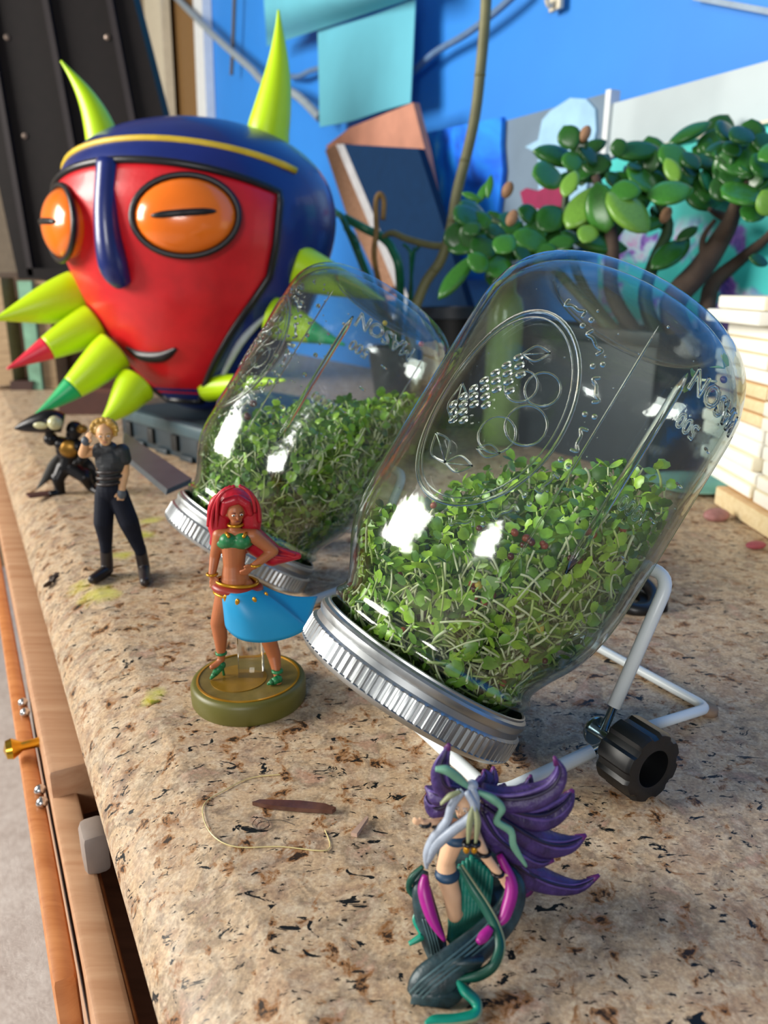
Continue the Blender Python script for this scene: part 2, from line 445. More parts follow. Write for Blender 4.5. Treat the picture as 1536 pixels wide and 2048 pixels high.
part(bd, 'face', wallpanel([(652, 292), (700, 255), (826, 205), (850, 300), (905, 600), (770, 600)], .10, .012), M_pink)
part(bd, 'side_strip', wallpanel([(650, 300), (682, 286), (800, 560), (770, 590), (690, 420)], .125, .02), wood('strip_wood', '7d5a44', 'a07a62', 16))
cv = root('canvas', W(790, 500, .15), 'plain dark blue canvas leaning against the pinkish board', 'canvas')
part(cv, 'face', wallpanel([(686, 288), (836, 297), (892, 470), (950, 660), (835, 660)], .16, .012), pbr('navy_canvas', '04294c', .85, var=.08, bump=.15, bs=600, spec=.2))
part(cv, 'edge', wallpanel([(672, 289), (687, 288), (836, 640), (818, 640)], .161, .014), pbr('pale_canvas_edge', 'a8a8ac', .7))
# blue painting
nb = NT('blue_painting'); _f = nb.noise(9, 4, .5, 1.5)
nb.l(nb.ramp(_f, [(.3, '0a44a8'), (.42, '0b6cf0'), (.58, '1f98ff'), (.72, '7fd0fa')]), nb.b.inputs['Base Color'])
solid_wall('painting', [(826, 272), (905, 254), (1003, 234), (1001, 290), (1005, 340), (996, 420), (985, 560), (870, 560)], .05, .008, nb.m, 'unframed bright blue brushy painting beside the grey one', 'painting')
gp = root('painting', W(1100, 420, .04), 'grey painting with pale blue and crimson shapes beside the white board', 'painting')
part(gp, 'ground', wallpanel([(996, 246), (1214, 186), (1206, 480), (950, 560)], .04, .008), pbr('grey_ground', '6f8396', .7, var=.1, vs=12))
part(gp, 'pale_shape', wallpanel([(1100, 222), (1140, 196), (1172, 198), (1190, 218), (1192, 260), (1182, 310), (1172, 380), (1150, 420), (1130, 460), (1060, 470), (1056, 430), (1076, 400), (1078, 340), (1074, 306), (1050, 294), (1076, 280), (1084, 240)], .044, .004), pbr('pale_blue_paint', '9cc6e4', .6, var=.12, vs=30), label='pale blue shape')
part(gp, 'crimson_shape', wallpanel([(1040, 384), (1052, 376), (1074, 382), (1120, 360), (1140, 420), (1092, 424), (1046, 408)], .048, .004), pbr('crimson_paint', '8e1048', .6), label='crimson shape')
solid_wall('divider_strip', [(1212, 180), (1222, 178), (1208, 330), (1199, 330)], .055, .016, M_white, 'thin white strip between grey painting and white board', 'strip')
solid_wall('white_board', [(1222, 208), (1600, 104), (1600, 232), (1270, 300), (1208, 318)], .05, .01, pbr('white_board', 'bcc8cc', .6, var=.06, vs=9), 'white painted board above the turquoise painting', 'board')
npt = NT('turquoise_painting'); _f = npt.noise(26, 5, .6, .8); _g = npt.noise(16, 3)
_col = npt.mix(npt.ramp(_g, [(.48, 0.), (.54, 1.)]), '3fd0cc', npt.ramp(_f, [(.36, '4a3f9c'), (.46, '9a6fd0'), (.55, 'bfe6f4'), (.66, 'd29ad8')]))
sep = npt.n('SeparateXYZ'); npt.l(npt.tc.outputs['Object'], sep.inputs[0])
_zt = W(1400, 415, .07).z - W(1400, 700, .07).z
_top = npt.ramp(npt.math('MULTIPLY', sep.outputs[2], 1 / (2 * _zt)), [(.46, 0.), (.52, 1.)])
npt.l(npt.mix(_top, _col, '45cfca'), npt.b.inputs['Base Color'])
tp = solid_wall('painting', [(1196, 330), (1290, 296), (1600, 226), (1600, 700), (1196, 700)], .07, .008, npt.m, 'turquoise painting with purple flowers behind the jade plant', 'painting')
tp2 = root('picture_rail', W(1400, 270, .08), 'thin cream wooden lath along the top of the turquoise painting', 'lath')
part(tp2, 'lath', wallpanel([(1284, 296), (1600, 224), (1600, 231), (1284, 302)], .078, .007), M_cream)
# cords
M_cord = pbr('pale_cord', '8f9aa2', .6); M_cord2 = pbr('grey_cord', '5e7ba0', .6)
def wcord(pts, r, mat, label, off=.03):
    solo('cord', tube(spline([tuple(W(x, y, off)) for x, y in pts], 5), r, 8), mat, label, 'cord')
wcord([(320, -40), (385, 28), (440, 82), (500, 135), (530, 165), (590, 188), (640, 236)], .0095, M_cord, 'pale cord slanting across the wall behind the upright spike', .05)
wcord([(565, 150), (595, 153), (620, 142), (645, 135)], .006, M_cord2, 'short dull blue cord on wall left of the flat paper sheet')
wcord([(825, 145), (870, 105), (930, 70), (990, 25), (1040, -20)], .0055, M_cord2, 'grey blue cord crossing the wall behind the tall bare stem')
wcord([(470, -30), (467, 60), (463, 150)], .005, pbr('rust_cord', '5a5348', .7), 'thin brown cord hanging on the wall by the white trim')
hk = W(1113, 2, .012)
solo('wall_hook', join(box(hk, WD * .012, V((0, 0, .012)), WN * .004, .002), tube(spline([tuple(hk), tuple(hk - WN * .012 + V((0, 0, -.008))), tuple(hk - WN * .018)], 4), .003, 8)), M_cream, 'small cream hook at the top of the blue wall', 'hook')
# ------------------------------------------------------------------ sprouting jars
AX = (CR * .520 + CU * .854).normalized()
EC = (-CF + AX * CF.dot(AX)).normalized(); ER = AX.cross(EC)
LID1 = D(808, 1383, .303)
LID2 = G(470, 1105, LID1.z)
M_glass = glass_thin()
M_emb = glass_solid('embossed_glass', (.93, .97, .95), .03, 1.35)
M_drop = glass_solid('droplet_water', (.97, .99, .98), 0, 1.33)
M_band = NT('brushed_metal')
M_band.b.inputs['Metallic'].default_value = 1; M_band.b.inputs['Base Color'].default_value = lin('b4b7b8')
M_band.l(M_band.ramp(M_band.noise(180, 4), [(.3, .34), (.7, .46)]), M_band.b.inputs['Roughness']); M_band = M_band.m
OUT = [(.003, .0405), (.016, .0413), (.0185, .0422), (.0205, .0438), (.0222, .0438), (.0243, .0424), (.0275, .0426), (.034, .0456), (.042, .0500), (.050, .0529), (.060, .0543), (.072, .0546), (.110, .0546), (.147, .0545), (.155, .0538), (.162, .0518), (.1680, .0482), (.1722, .0436), (.1742, .0395), (.1735, .0360), (.1713, .032), (.1703, .018), (.1700, .0006)]
def rad(t):
    for (a, r), (b, q) in zip(OUT, OUT[1:]):
        if a <= t <= b: return r + (q - r) * (t - a) / (b - a)
    return .0405
def sq(t): return .0010 * max(0, min(1, (t - .05) / .02)) * max(0, min(1, (.160 - t) / .012))
def JP(L, t, th, r): return L + AX * t + EC * (r * math.cos(th)) + ER * (r * math.sin(th))
def JS(L, t, th, dr=0, spin=0): return JP(L, t, th, rad(t) + sq(t) * math.cos(4 * (th - spin) + 1.2) + dr)
def jar(L, spin, label, near):
    r = root('sprouting_jar', L, label, 'jar')
    P = spline(OUT, 3)
    x, y = EC, ER
    def shell(P, n=128):
        vs, fs = [], []
        for t, q in P:
            for k in range(n):
                th = 2 * math.pi * k / n
                vs.append(JP(L, t, th, q + sq(t) * math.cos(4 * (th - spin) + 1.2)))
        for i in range(len(P) - 1):
            for k in range(n): fs.append((i * n + k, i * n + (k + 1) % n, (i + 1) * n + (k + 1) % n, (i + 1) * n + k))
        return vs, fs
    inner = [(t if t < .155 else t - .0026 * min(1, (t - .155) / .01), max(q - .0024, .0004)) for t, q in P]
    part(r, 'glass_body', join(shell(P), shell(inner)), M_glass, True)
    ring = lathe(L, AX, [(-.0012, .040), (-.0012, .0452), (0, .0466), (.0008, .0470), (.0011, .0470), (.0082, .0470), (.0086, .0468), (.0094, .0456), (.0115, .0452), (.0127, .0460), (.0145, .0463), (.0155, .0458), (.0162, .0446), (.0170, .0446), (.0173, .0440), (.0168, .0434), (.0150, .0442), (.001, .0446), (.0002, .040), (-.0012, .040)], 368, EC,
                 lambda i, k: -.0009 if (4 <= i <= 5 and k % 4 < 2) else 0, caps=False)
    part(r, 'screw_band', ring, M_band, 30, label='silver metal screw band with a knurled edge')
    part(r, 'strainer_lid', lathe(L + AX * .0004, AX, [(0, 0), (0, .0418), (.0012, .0418), (.0012, 0)], 64), pbr('steel_mesh', '9a9da0', .35, 1))
    # embossing: oval frame with fruit, ribs, marks and letters
    T0, H0 = .1055, -.61 + spin
    def E2(xx, yy, dr=0): return JS(L, T0 + yy, H0 + xx / .0546, dr, spin)
    def etube(pts, rr=.0005, closed=False, nm='embossed_line', n=6): part(r, nm, tube([E2(a, b, 0) for a, b in pts], rr, n, closed), M_emb, True)
    cs = [(math.cos(2 * math.pi * i / 64), math.sin(2 * math.pi * i / 64)) for i in range(64)]
    etube([(.026 * c, .0365 * s) for c, s in cs], .00075, True, 'oval_frame')
    etube([(.0238 * c, .0342 * s) for c, s in cs], .0003, True, 'oval_frame')
    gb = []
    rg = random.Random(3)
    for row in range(7):
        for k in range(3 + (row % 2)):
            gx = -.013 + row * .0026 + (k - 1.5) * .0022; gy = -.008 + row * .0038 - (k - 1.5) * .0026
            gb.append((gx, gy))
    for gx, gy in gb:
        n_ = (E2(gx, gy) - L); n_ = (n_ - AX * n_.dot(AX)).normalized(); tg = AX.cross(n_)
        d1 = (AX * .8 + tg * .6).normalized(); d2 = n_.cross(d1)
        part(r, 'grape', ell(E2(gx, gy, -.0001), (d1 * .0021, d2 * .0014, n_ * .0008), 10, 6), M_emb, True, label=None)
    for (cx, cy, q) in ((.006, .010, .0056), (.013, .012, .0058), (.0145, -.001, .0068), (.0075, -.008, .0064)):
        etube([(cx + q * c, cy + q * s) for c, s in cs[::3]], .0004, True, 'fruit_outline')
    for (x0, y0, x1, y1) in ((-.016, -.016, -.004, -.024), (-.004, -.024, .006, -.021), (.004, -.015, .012, -.013), (-.018, .004, -.012, -.01), (.0, .02, .009, .024)):
        mx, my = (x0 + x1) / 2, (y0 + y1) / 2; dx, dy = (y1 - y0) * .28, -(x1 - x0) * .28
        etube(spline([(x0, y0), (mx + dx, my + dy), (x1, y1)], 5), .0004, nm='leaf_line'); etube(spline([(x0, y0), (mx - dx, my - dy), (x1, y1)], 5), .0004, nm='leaf_line')
        etube([(x0, y0), (x1, y1)], .00025, nm='leaf_line')
    for i in range(13):                                             # scrolls and beads around the oval
        an = -1.15 + i * .205
        c, s = math.cos(an), math.sin(an); tx, ty = -s, c
        bx_, by_ = .0315 * c, .0425 * s
        if i % 2 == 0:
            etube(spline([(bx_ + tx * .0040 + c * .0012, by_ + ty * .0040 + s * .0012), (bx_ + tx * .0035 - c * .0012, by_ + ty * .0035 - s * .0012), (bx_ + tx * .0015, by_ + ty * .0015), (bx_ - tx * .0015, by_ - ty * .0015), (bx_ - tx * .0035 + c * .0012, by_ - ty * .0035 + s * .0012), (bx_ - tx * .004 - c * .0012, by_ - ty * .004 - s * .0012)], 4), .00065, nm='scroll')
        else:
            for q in (-1, 1):
                part(r, 'bead', sph(E2(bx_ + c * .0016 * q, by_ + s * .0016 * q), .0010, 10, 6), M_emb, True)
    def rib(th, t0, t1, rr):
        part(r, 'glass_rib', tube([JS(L, t0 + (t1 - t0) * i / 12, th, 0, spin) for i in range(13)], [rr * (.3 if i in (0, 12) else 1) for i in range(13)], 10), M_emb, True)
    rib(.34 + spin, .070, .147, .0016); rib(.02 + spin, .060, .154, .0004); rib(1.18 + spin, .05, .152, .0004); rib(-1.42 + spin, .05, .152, .0004)
    def text(body, t, th, size):
        c = bpy.data.curves.new('t', 'FONT'); c.body = body; c.size = size; c.align_x = 'CENTER'; c.align_y = 'CENTER'; c.resolution_u = 3
        c.fill_mode = 'NONE'; c.bevel_depth = size * .045; c.bevel_resolution = 1
        o = bpy.data.objects.new('t', c); COL.objects.link(o); dg = bpy.context.evaluated_depsgraph_get()
        me = bpy.data.meshes.new_from_object(o.evaluated_get(dg)); bpy.data.objects.remove(o); bpy.data.curves.remove(c)
        # reads upright when the jar stands on its base
        vs = [JS(L, t - p.co.y, th - p.co.x / .0546, p.co.z, spin) for p in me.vertices]; fs = [tuple(q.vertices) for q in me.polygons]
        bpy.data.meshes.remove(me); part(r, 'embossed_lettering', (vs, fs), M_emb, True, label='raised glass lettering')
    text('MASON', .1475, .72 + spin, .0105); text('500', .134, .56 + spin, .0078); text('1000', .1005, .54 + spin, .0078)
    for t, th in ((.151, .93), (.133, .86), (.117, .79), (.1015, .74), (.085, .7)):
        part(r, 'scale_mark', tube([JS(L, t, th + spin - .035, 0, spin), JS(L, t, th + spin + .035, 0, spin)], .00055, 6), M_emb, True)
    return r
J1 = jar(LID1, 0, 'glass mason jar tilted lid down on the white wire stand with the black knob', True)
J2 = jar(LID2, -.42, 'smaller looking wet glass mason jar tilted between the spiked mask and the red haired figurine', False)
# drops of water inside the second jar
rg = random.Random(11); dv = []
for i in range(260):
    t = rg.uniform(.035, .158); th = rg.uniform(-1.5, -.1) if i % 3 else rg.uniform(-1.5, -.7); s_ = rg.choice((.0004, .0006, .0009, .0013))
    dv.append(sph(JS(LID2, t, th, -.0026, -.42), s_, 8, 5))
part(J2, 'droplets', join(*dv), M_drop, True, kind='stuff')
dv = []
for i in range(70):
    t = rg.uniform(.06, .158); th = rg.uniform(-1.2, 1.3); s_ = rg.choice((.0002, .0003, .0005))
    dv.append(sph(JS(LID1, t, th, -.0026, 0), s_, 8, 5))
part(J1, 'droplets', join(*dv), M_drop, True, kind='stuff')

# ------------------------------------------------------------------ sprouts
M_stem = pbr('sprout_stem', 'dfe0b4', .35, var=.12, vs=300, sss=.15)
M_stem2 = pbr('sprout_green_stem', 'b4c473', .35, var=.15, vs=300)
M_l1 = pbr('sprout_leaf_light', '9cc23c', .35, var=.25, vs=260, spec=.6)
M_l2 = pbr('sprout_leaf_mid', '75a032', .35, var=.3, vs=260, spec=.6)
M_l3 = pbr('sprout_leaf_dark', '4a7226', .4, var=.3, vs=260, spec=.5)
SM = [M_stem, M_stem2, M_l1, M_l2, M_l3]
def rv(rg): 
    while True:
        v = V((rg.uniform(-1, 1), rg.uniform(-1, 1), rg.uniform(-1, 1)))
        if .1 < v.length < 1: return v.normalized()
def keep(L, p, m=.0034):
    q = p - L; t = q.dot(AX); t = max(.003, t); d = q - AX * q.dot(AX); R = rad(t) - m
    if d.length > R: d = d * (R / d.length)
    return L + AX * t + d
def leaf_vf(p, d, n, ln, wd):
    s = d.cross(n).normalized(); n = s.cross(d)
    pts = [p, p + d * ln * .3 + s * wd * .42, p + d * ln * .72 + s * wd * .5, p + d * ln + s * wd * .2, p + d * ln * .93, p + d * ln - s * wd * .2, p + d * ln * .72 - s * wd * .5, p + d * ln * .3 - s * wd * .42, p + d * ln * .55 - n * wd * .16]
    return pts, [(0, 1, 8), (1, 2, 8), (2, 3, 8), (3, 4, 8), (4, 5, 8), (5, 6, 8), (6, 7, 8), (7, 0, 8)]
def sprout_geo(L, p, d, rg, ln, leafy=1.0):
    """returns [(vf, mat)]"""
    out = []; bend = rv(rg) * rg.uniform(.4, 1.5)
    pts = []
    q = V(p); dd = V(d); k = 5
    for i in range(k + 1):
        pts.append(keep(L, q)); q = q + dd * (ln / k); dd = (dd + bend * (.35) + rv(rg) * .12).normalized()
    r0 = rg.uniform(.00035, .00062)
    out.append((tube(pts, [r0 * (.7 + .3 * i / k) for i in range(k + 1)], 5), 0 if rg.random() < .6 else 1))
    tip = pts[-1]; td = (pts[-1] - pts[-2]); td = td.normalized() if td.length > 1e-7 else V((0, 0, 1))
    if rg.random() < leafy:
        sd = td.cross(rv(rg)); sd = sd.normalized() if sd.length > 1e-6 else td.orthogonal().normalized(); nn = td.cross(sd)
        sz = rg.uniform(.0038, .0068); mi = rg.choice((2, 2, 3, 3, 4))
        for sg in (-1, 1):
            ld = (td * rg.uniform(.1, .8) + sd * sg).normalized()
            v, f = leaf_vf(tip, ld, (td * -sg * .6 + nn * rg.uniform(-.5, .5) + sd * .3).normalized(), sz, sz * rg.uniform(.8, 1.1))
            out.append((([keep(L, x, .0032) for x in v], f), mi))
    return out
def multi(name, geo, off):
    vf = join(*[g for g, _ in geo]); me = mesh(name, vf, SM, True, off)
    idx = []
    for g, m in geo: idx += [m] * len(g[1])
    me.polygons.foreach_set('material_index', idx); me.update(); return me
def sprout_mass(L, label, count, zl, seed, leafy):
    rg = random.Random(seed); geo = []; n = 0
    while n < count:
        t = rg.uniform(.004, .150); th = rg.uniform(-math.pi, math.pi)
        R = rad(t) - .0045; rr = R * (rg.random() ** .33)
        p = JP(L, t, th, rr)
        lev = zl + .13 * (p.x - L.x - .035) + .006 * mnoise.noise(V((p.x * 45, p.y * 45, seed)))
        if p.z > lev - .004: continue
        n += 1
        depth = lev - p.z
        up = V((0, 0, 1)) * (1.1 if depth < .02 else .5)
        d = (up + rv(rg) * .9).normalized()
        ln = rg.uniform(.009, .022) if depth > .015 else rg.uniform(.005, .011)
        geo += sprout_geo(L, p, d, rg, ln, 1.0 if depth < .02 else (leafy if depth < .045 else leafy * .62))
    o = bpy.data.objects.new('broccoli_sprouts', multi('broccoli_sprouts', geo, L)); COL.objects.link(o); o.location = L
    return props(o, label, 'sprouts', None, 'stuff')
sprout_mass(LID1, 'tangle of green leafed white stemmed sprouts filling the lower half of the front jar', 2700, .095, 5, .9)
sprout_mass(LID2, 'dense green sprouts filling the lower half of the wet rear jar', 2500, .103, 9, .97)
def jar_pix(L, px, py, m=.004):
    """point just inside the glass on the line of sight"""
    d = ray(px, py); o = CAM - L; R = .0546 - m; p = None
    for _ in range(3):
        dd = d - AX * d.dot(AX); oo = o - AX * o.dot(AX)
        A = dd.dot(dd); B = 2 * dd.dot(oo); c = oo.dot(oo) - R * R; ds = B * B - 4 * A * c
        if ds < 0: ds = 0
        p = CAM + d * ((-B - math.sqrt(ds)) / 2 / A); R = rad((p - L).dot(AX)) - m
    return JP(L, min(p_t(L, p), .158), p_th(L, p), min(R, .0495))
def p_t(L, p): return (p - L).dot(AX)
def p_th(L, p): return math.atan2((p - L).dot(ER), (p - L).dot(EC))
def stray(L, px, py, label, seeds, rg):
    p = jar_pix(L, px, py)
    r = root('sprout', p, label, 'sprout')
    g = sprout_geo(L, p, (AX * -.3 + ER * rg.uniform(-1, 1)).normalized(), rg, .008, 1)
    for i, (vf, m) in enumerate(g):
        part(r, 'stem' if i == 0 else 'leaf', vf, SM[m] if m < 2 else M_l2, True)
    g = sprout_geo(L, keep(L, p + rv(rg) * .002, .004), rv(rg), rg, .004, 1)
    for vf, m in g[1:]: part(r, 'leaf', vf, M_l1, True)
rg = random.Random(21)
stray(LID1, 1436, 764, 'green sprout stuck high inside the front jar at its right wall', 2, rg)
stray(LID1, 1172, 936, 'green sprout leaf clinging beside the glass rib of the front jar', 0, rg)
stray(LID1, 1318, 936, 'single pale sprout hanging below the 500 mark of the front jar', 0, rg)
M_seed = pbr('seed_hull', '5c1f12', .3, var=.35, vs=200, spec=.7); M_seedy = pbr('yellow_seed', 'c9b04a', .4); M_seedr = pbr('red_seed', '9a4a30', .35, var=.2)
def seed(L, px, py, s, mat, label, group=None):
    p = jar_pix(L, px, py, .0046)
    if p is None: return
    v = rv(rg); a = v.orthogonal().normalized(); b = v.cross(a)
    solo('seed', ell(p, (v * s * 1.1, a * s, b * s * .9), 12, 8), mat, label, 'seed', group, smooth=True)
for px, py in ((1053, 1076), (1062, 1084), (1048, 1090), (1086, 1087), (1022, 1113), (1090, 1092), (1144, 1118), (1160, 1122), (942, 1165), (948, 1178), (950, 1195), (985, 1190), (968, 1205), (1248, 1058), (945, 1220), (958, 1056), (800, 1150), (806, 1260), (868, 1245), (1090, 1322), (1052, 1320), (914, 1338), (1006, 1366), (866, 1010), (1030, 1065), (1188, 1070)):
    seed(LID1, px, py, rg.uniform(.0010, .0015), M_seed if rg.random() < .7 else M_seedr, 'tiny dark red seed hull among the sprouts in the front jar', 'red seed hulls in the front jar')
seed(LID1, 957, 1170, .0015, M_seedy, 'bright yellow seed in the middle of the front jar sprouts')
seed(LID1, 1080, 1256, .0016, M_seedy, 'dull yellow seed low on the right in the front jar sprouts')
seed(LID1, 1456, 746, .0013, M_seed, 'dark seed hull above the stray sprout high in the front jar')
seed(LID1, 1424, 778, .0013, M_seedr, 'reddish seed hull under the stray sprout high in the front jar')
seed(LID1, 1463, 818, .0010, M_seedr, 'small reddish seed hull at the right wall of the front jar')
for px, py in ((505, 806), (494, 832)): seed(LID2, px, py, .0021, M_seed, 'dark seed hull on the wet left wall of the rear jar', 'seed hulls on the rear jar wall')
seed(LID2, 858, 664, .0016, M_seedr, 'reddish seed hull at the base corner of the rear jar')
seed(LID2, 770, 646, .0014, M_seedy, 'yellow green seed near the base of the rear jar')

# ------------------------------------------------------------------ wire stands
M_coat = pbr('white_coated_wire', 'd5dde0', .35, var=.03, spec=.5)
M_zinc = pbr('zinc_wire', 'a9b8bc', .22, 1)
M_blackp = pbr('black_plastic', '101113', .35, var=.2, spec=.5)
E1 = ER.copy(); E1.z = 0; E1.normalize(); E1 = V((.49, -.872, 0)); E2v = V((.872, .49, 0))
def fillet(P, r=.006):
    P = [V(p) for p in P]; out = [P[0]]
    for i in range(1, len(P) - 1):
        a = (P[i - 1] - P[i]); b = (P[i + 1] - P[i]); q = min(r, a.length * .45, b.length * .45); a.normalize(); b.normalize()
        s, e = P[i] + a * q, P[i] + b * q
        for k in range(7):
            t = k / 6; out.append(s * (1 - t) ** 2 + P[i] * 2 * t * (1 - t) + e * t * t)
    out.append(P[-1]); return out
JN = G(1215, 1476, .0145)
FR = G(990, 1592, .0026); RR = G(1417, 1416, .0026)
dn = ray(1354, 1158); UB = CAM + dn * ((JN - CAM).dot(E1) / dn.dot(E1))
SW = .104
def stand(dl, label):
    r = root('jar_stand', V((JN.x, JN.y, 0)) + dl - E1 * SW / 2, label, 'stand')
    S1 = V(dl); j, f, b, u = JN + S1, FR + S1, RR + S1, UB + S1
    j2, f2, b2, u2 = [q - E1 * SW for q in (j, f, b, u)]
    o1, o2 = E1 * .003, -E1 * .003
    part(r, 'upper_wire', tube(fillet([j + o2, u + o2, u2 - o2, j2 - o2], .008), .0016, 10), M_zinc, True, label='bare zinc wire ends')
    part(r, 'lower_wire', tube(fillet([j + o1, f, f2, j2 - o1], .008), .0016, 10), M_zinc, True)
    part(r, 'rear_wire', tube(fillet([j + o1 * .2, b, b2, j2 - o1 * .2], .006), .0016, 10), M_zinc, True)
    def coat(P, rr, cut0, cut1, fr):
        P = fillet(P, fr); P[0] = P[0].lerp(P[1], cut0); P[-1] = P[-1].lerp(P[-2], cut1); return tube(P, rr, 12)
    part(r, 'white_sleeve', coat([j + o2, u + o2, u2 - o2, j2 - o2], .0026, .2, .2, .008), M_coat, True)
    part(r, 'white_sleeve', coat([j + o1, f, f2, j2 - o1], .0027, .22, .22, .008), M_coat, True)
    part(r, 'white_sleeve', coat([j + o1 * .2, b, b2, j2 - o1 * .2], .0022, .12, .12, .006), M_coat, True)
    for jj, sg in ((j, 1), (j2, -1)):
        part(r, 'bolt', lathe(jj - E1 * sg * .0085, E1 * sg, [(-.0012, 0), (-.0009, .0030), (.0005, .0050), (.002, .0058), (.003, .0058), (.003, .0022), (.016, .0022)], 20), M_zinc, 40)
        n = 64
        def lob(i, k): return (.0006 if (k % 8) in (2, 3, 4, 5, 6) else -.0006) if 1 <= i <= 4 else 0
        part(r, 'knob', lathe(jj + E1 * sg * .0065, E1 * sg, [(0, .0075), (.0003, .0118), (.0015, .0130), (.0145, .0130), (.0160, .0122), (.0163, .0085), (.0160, .0072), (.0060, .0066), (.0060, .0005)], n, None, lob), M_blackp, 35, label='black plastic knob')
    for q in (b, b2): part(r, 'rubber_foot', lathe(q - V((0, 0, .0025)) , (0, 0, 1), [(0, .0042), (.003, .004), (.0035, 0)], 14), pbr('tan_rubber', '8d7560', .7), True)
    return r
stand(V((0, 0, 0)), 'white coated wire jar stand with a black knob under the front jar')
stand(LID2 - LID1, 'white wire jar stand mostly hidden under the rear jar')
rgc = G(1262, 1205)
bk = root('black_ring', rgc, 'black plastic ring with a small foot lying on the granite behind the front jar', 'ring')
rp = [rgc + V((.013 * math.cos(a_ * math.pi / 14), .016 * math.sin(a_ * math.pi / 14), .006 + .004 * math.sin(a_ * math.pi / 14))) for a_ in range(28)]
part(bk, 'ring', tube(rp, .0042, 10, True), M_blackp, True)
part(bk, 'foot', lathe(rgc + V((.013, -.010, 0)), (0, 0, 1), [(0, .005), (.006, .0045), (.0075, .003), (.008, 0)], 16), M_blackp, True)
part(bk, 'rest', lathe(rgc + V((-.004, 0, 0)), (0, 0, 1), [(0, .017), (.003, .017), (.0035, .014), (.0035, .009), (0, .009)], 32, None, None, False), M_blackp, 40)
# ------------------------------------------------------------------ carnival mask on a dark tray
M_mblue = pbr('mask_blue', '14266e', .32, var=.15, vs=25, bump=.1, bs=150, coat=.3)
M_mred = pbr('mask_red', 'cf1420', .38, var=.15, vs=30, bump=.2, bs=260, bd=.0008, coat=.15)
M_mblk = pbr('mask_black', '101016', .35); M_mor = pbr('mask_orange', 'f4761a', .22, var=.08, vs=20, coat=.4)
M_myel = pbr('mask_yellow', 'd8b428', .45); M_lime = pbr('lime_plastic', 'bfe60a', .35, var=.04, vs=12)
M_mwhite = pbr('mask_white', 'b9c2c4', .45)
MC = Q(400, 533, .905)
MZ = V((.03, .10, .99)).normalized(); MF = V((-.40, -.915, 0)); MF = (MF - MZ * MF.dot(MZ)).normalized(); MR = MF.cross(MZ) * -1
if MR.x < 0: MR = -MR
MPROF = [(-.160, .002), (-.156, .022), (-.146, .044), (-.122, .072), (-.09, .098), (-.045, .126), (.01, .147), (.05, .154), (.085, .147), (.110, .127), (.128, .098), (.141, .058), (.1465, .022), (.147, .002)]
def ma(z):
    for (a, r), (b, q) in zip(MPROF, MPROF[1:]):
        if a <= z <= b: return r + (q - r) * (z - a) / (b - a)
    return .002
def MS(th, z, k=1.0): a = ma(z) * k; return MC + MZ * z + MR * (a * math.sin(th)) + MF * (a * .92 * math.cos(th))
mk_ = root('carnival_mask', MC + MZ * -.16, 'large rounded blue and red carnival mask with lime green spikes standing on the dark tray', 'mask')
MP2 = spline(MPROF, 4)
sv, sf = [], []
for z, a in MP2:
    for k in range(72):
        th = 2 * math.pi * k / 72; sv.append(MC + MZ * z + MR * (max(a, .001) * math.sin(th)) + MF * (max(a, .001) * .92 * math.cos(th)))
for i in range(len(MP2) - 1):
    for k in range(72): sf.append((i * 72 + k, i * 72 + (k + 1) % 72, (i + 1) * 72 + (k + 1) % 72, (i + 1) * 72 + k))
part(mk_, 'shell', (sv, sf), M_mblue, True)
def ztop(s): return .078 - .02 * s * s
def thl(z): return 1.12 if z > -.02 else 1.12 - .55 * ((-.02 - z) / .13)
def face(u, v):
    s = 2 * v - 1; z = -.148 + (ztop(s) + .148) * u
    return MS(thl(z) * s, z, 1.022)
part(mk_, 'face_plate', solid(grid(face, 26, 30), .003), M_mred, True, label='red face plate')
rim = [face(u / 24, 0) for u in range(25)] + [face(1, v / 24) for v in range(1, 25)] + [face(1 - u / 24, 1) for u in range(1, 25)] + [face(0, 1 - v / 12) for v in range(1, 12)]
part(mk_, 'face_border', tube(rim, .0038, 8, True), M_mblk, True)
for sg in (-1, 1):
    th = .52 * sg; c = MS(th, .028, 1.01); n_ = (MR * math.sin(th) + MF * math.cos(th)).normalized(); h_ = MZ.cross(n_).normalized()
    hx = (h_ * math.cos(.12 * sg) + MZ * math.sin(.12 * sg)); hz = n_.cross(hx)
    e = part(mk_, 'eye_panel', ell(c, (hx * .047, hz * .034, n_ * .020), 32, 18), M_mor, True, label='plain orange eye panel')
    part(e, 'eye_slit', ell(c + n_ * .0165, (hx * .030, hz * .0045, n_ * .005), 24, 8), M_mblk, True)
    part(e, 'eye_border', tube([c + n_ * .004 + hx * (.049 * math.cos(q * math.pi / 20)) + hz * (.036 * math.sin(q * math.pi / 20)) for q in range(40)], .003, 8, True), M_mblk, True)
nz = [MS(0, .078, 1.0), MS(0, .03, 1.03), MS(0, -.015, 1.08), MS(0, -.03, 1.02)]
part(mk_, 'nose', stube([(nz[0], .012), (nz[1], .012), (nz[2], .014), (nz[3], .010)], 14, 6), M_mblue, True, label='straight blue nose ridge')
part(mk_, 'mouth', stube([(MS(-.34, -.092, 1.015), .002), (MS(-.15, -.100, 1.02), .006), (MS(.15, -.100, 1.02), .006), (MS(.34, -.092, 1.015), .002)], 12, 6), M_mblk, True, label='dark mouth slot')
part(mk_, 'forehead_band', tube([MS(t_ / 10, .100 - .010 * (t_ / 10) ** 2, 1.01) for t_ in range(-13, 14)], .0036, 8), M_myel, True, label='narrow yellow forehead band')
for sg in (-1, 1):
    part(mk_, 'cheek_line', stube([(MS(1.2 * sg, -.055, 1.02), .002), (MS(1.0 * sg, -.085, 1.03), .004), (MS(.85 * sg, -.135, 1.06), .002)], 8, 6), M_mwhite, True)
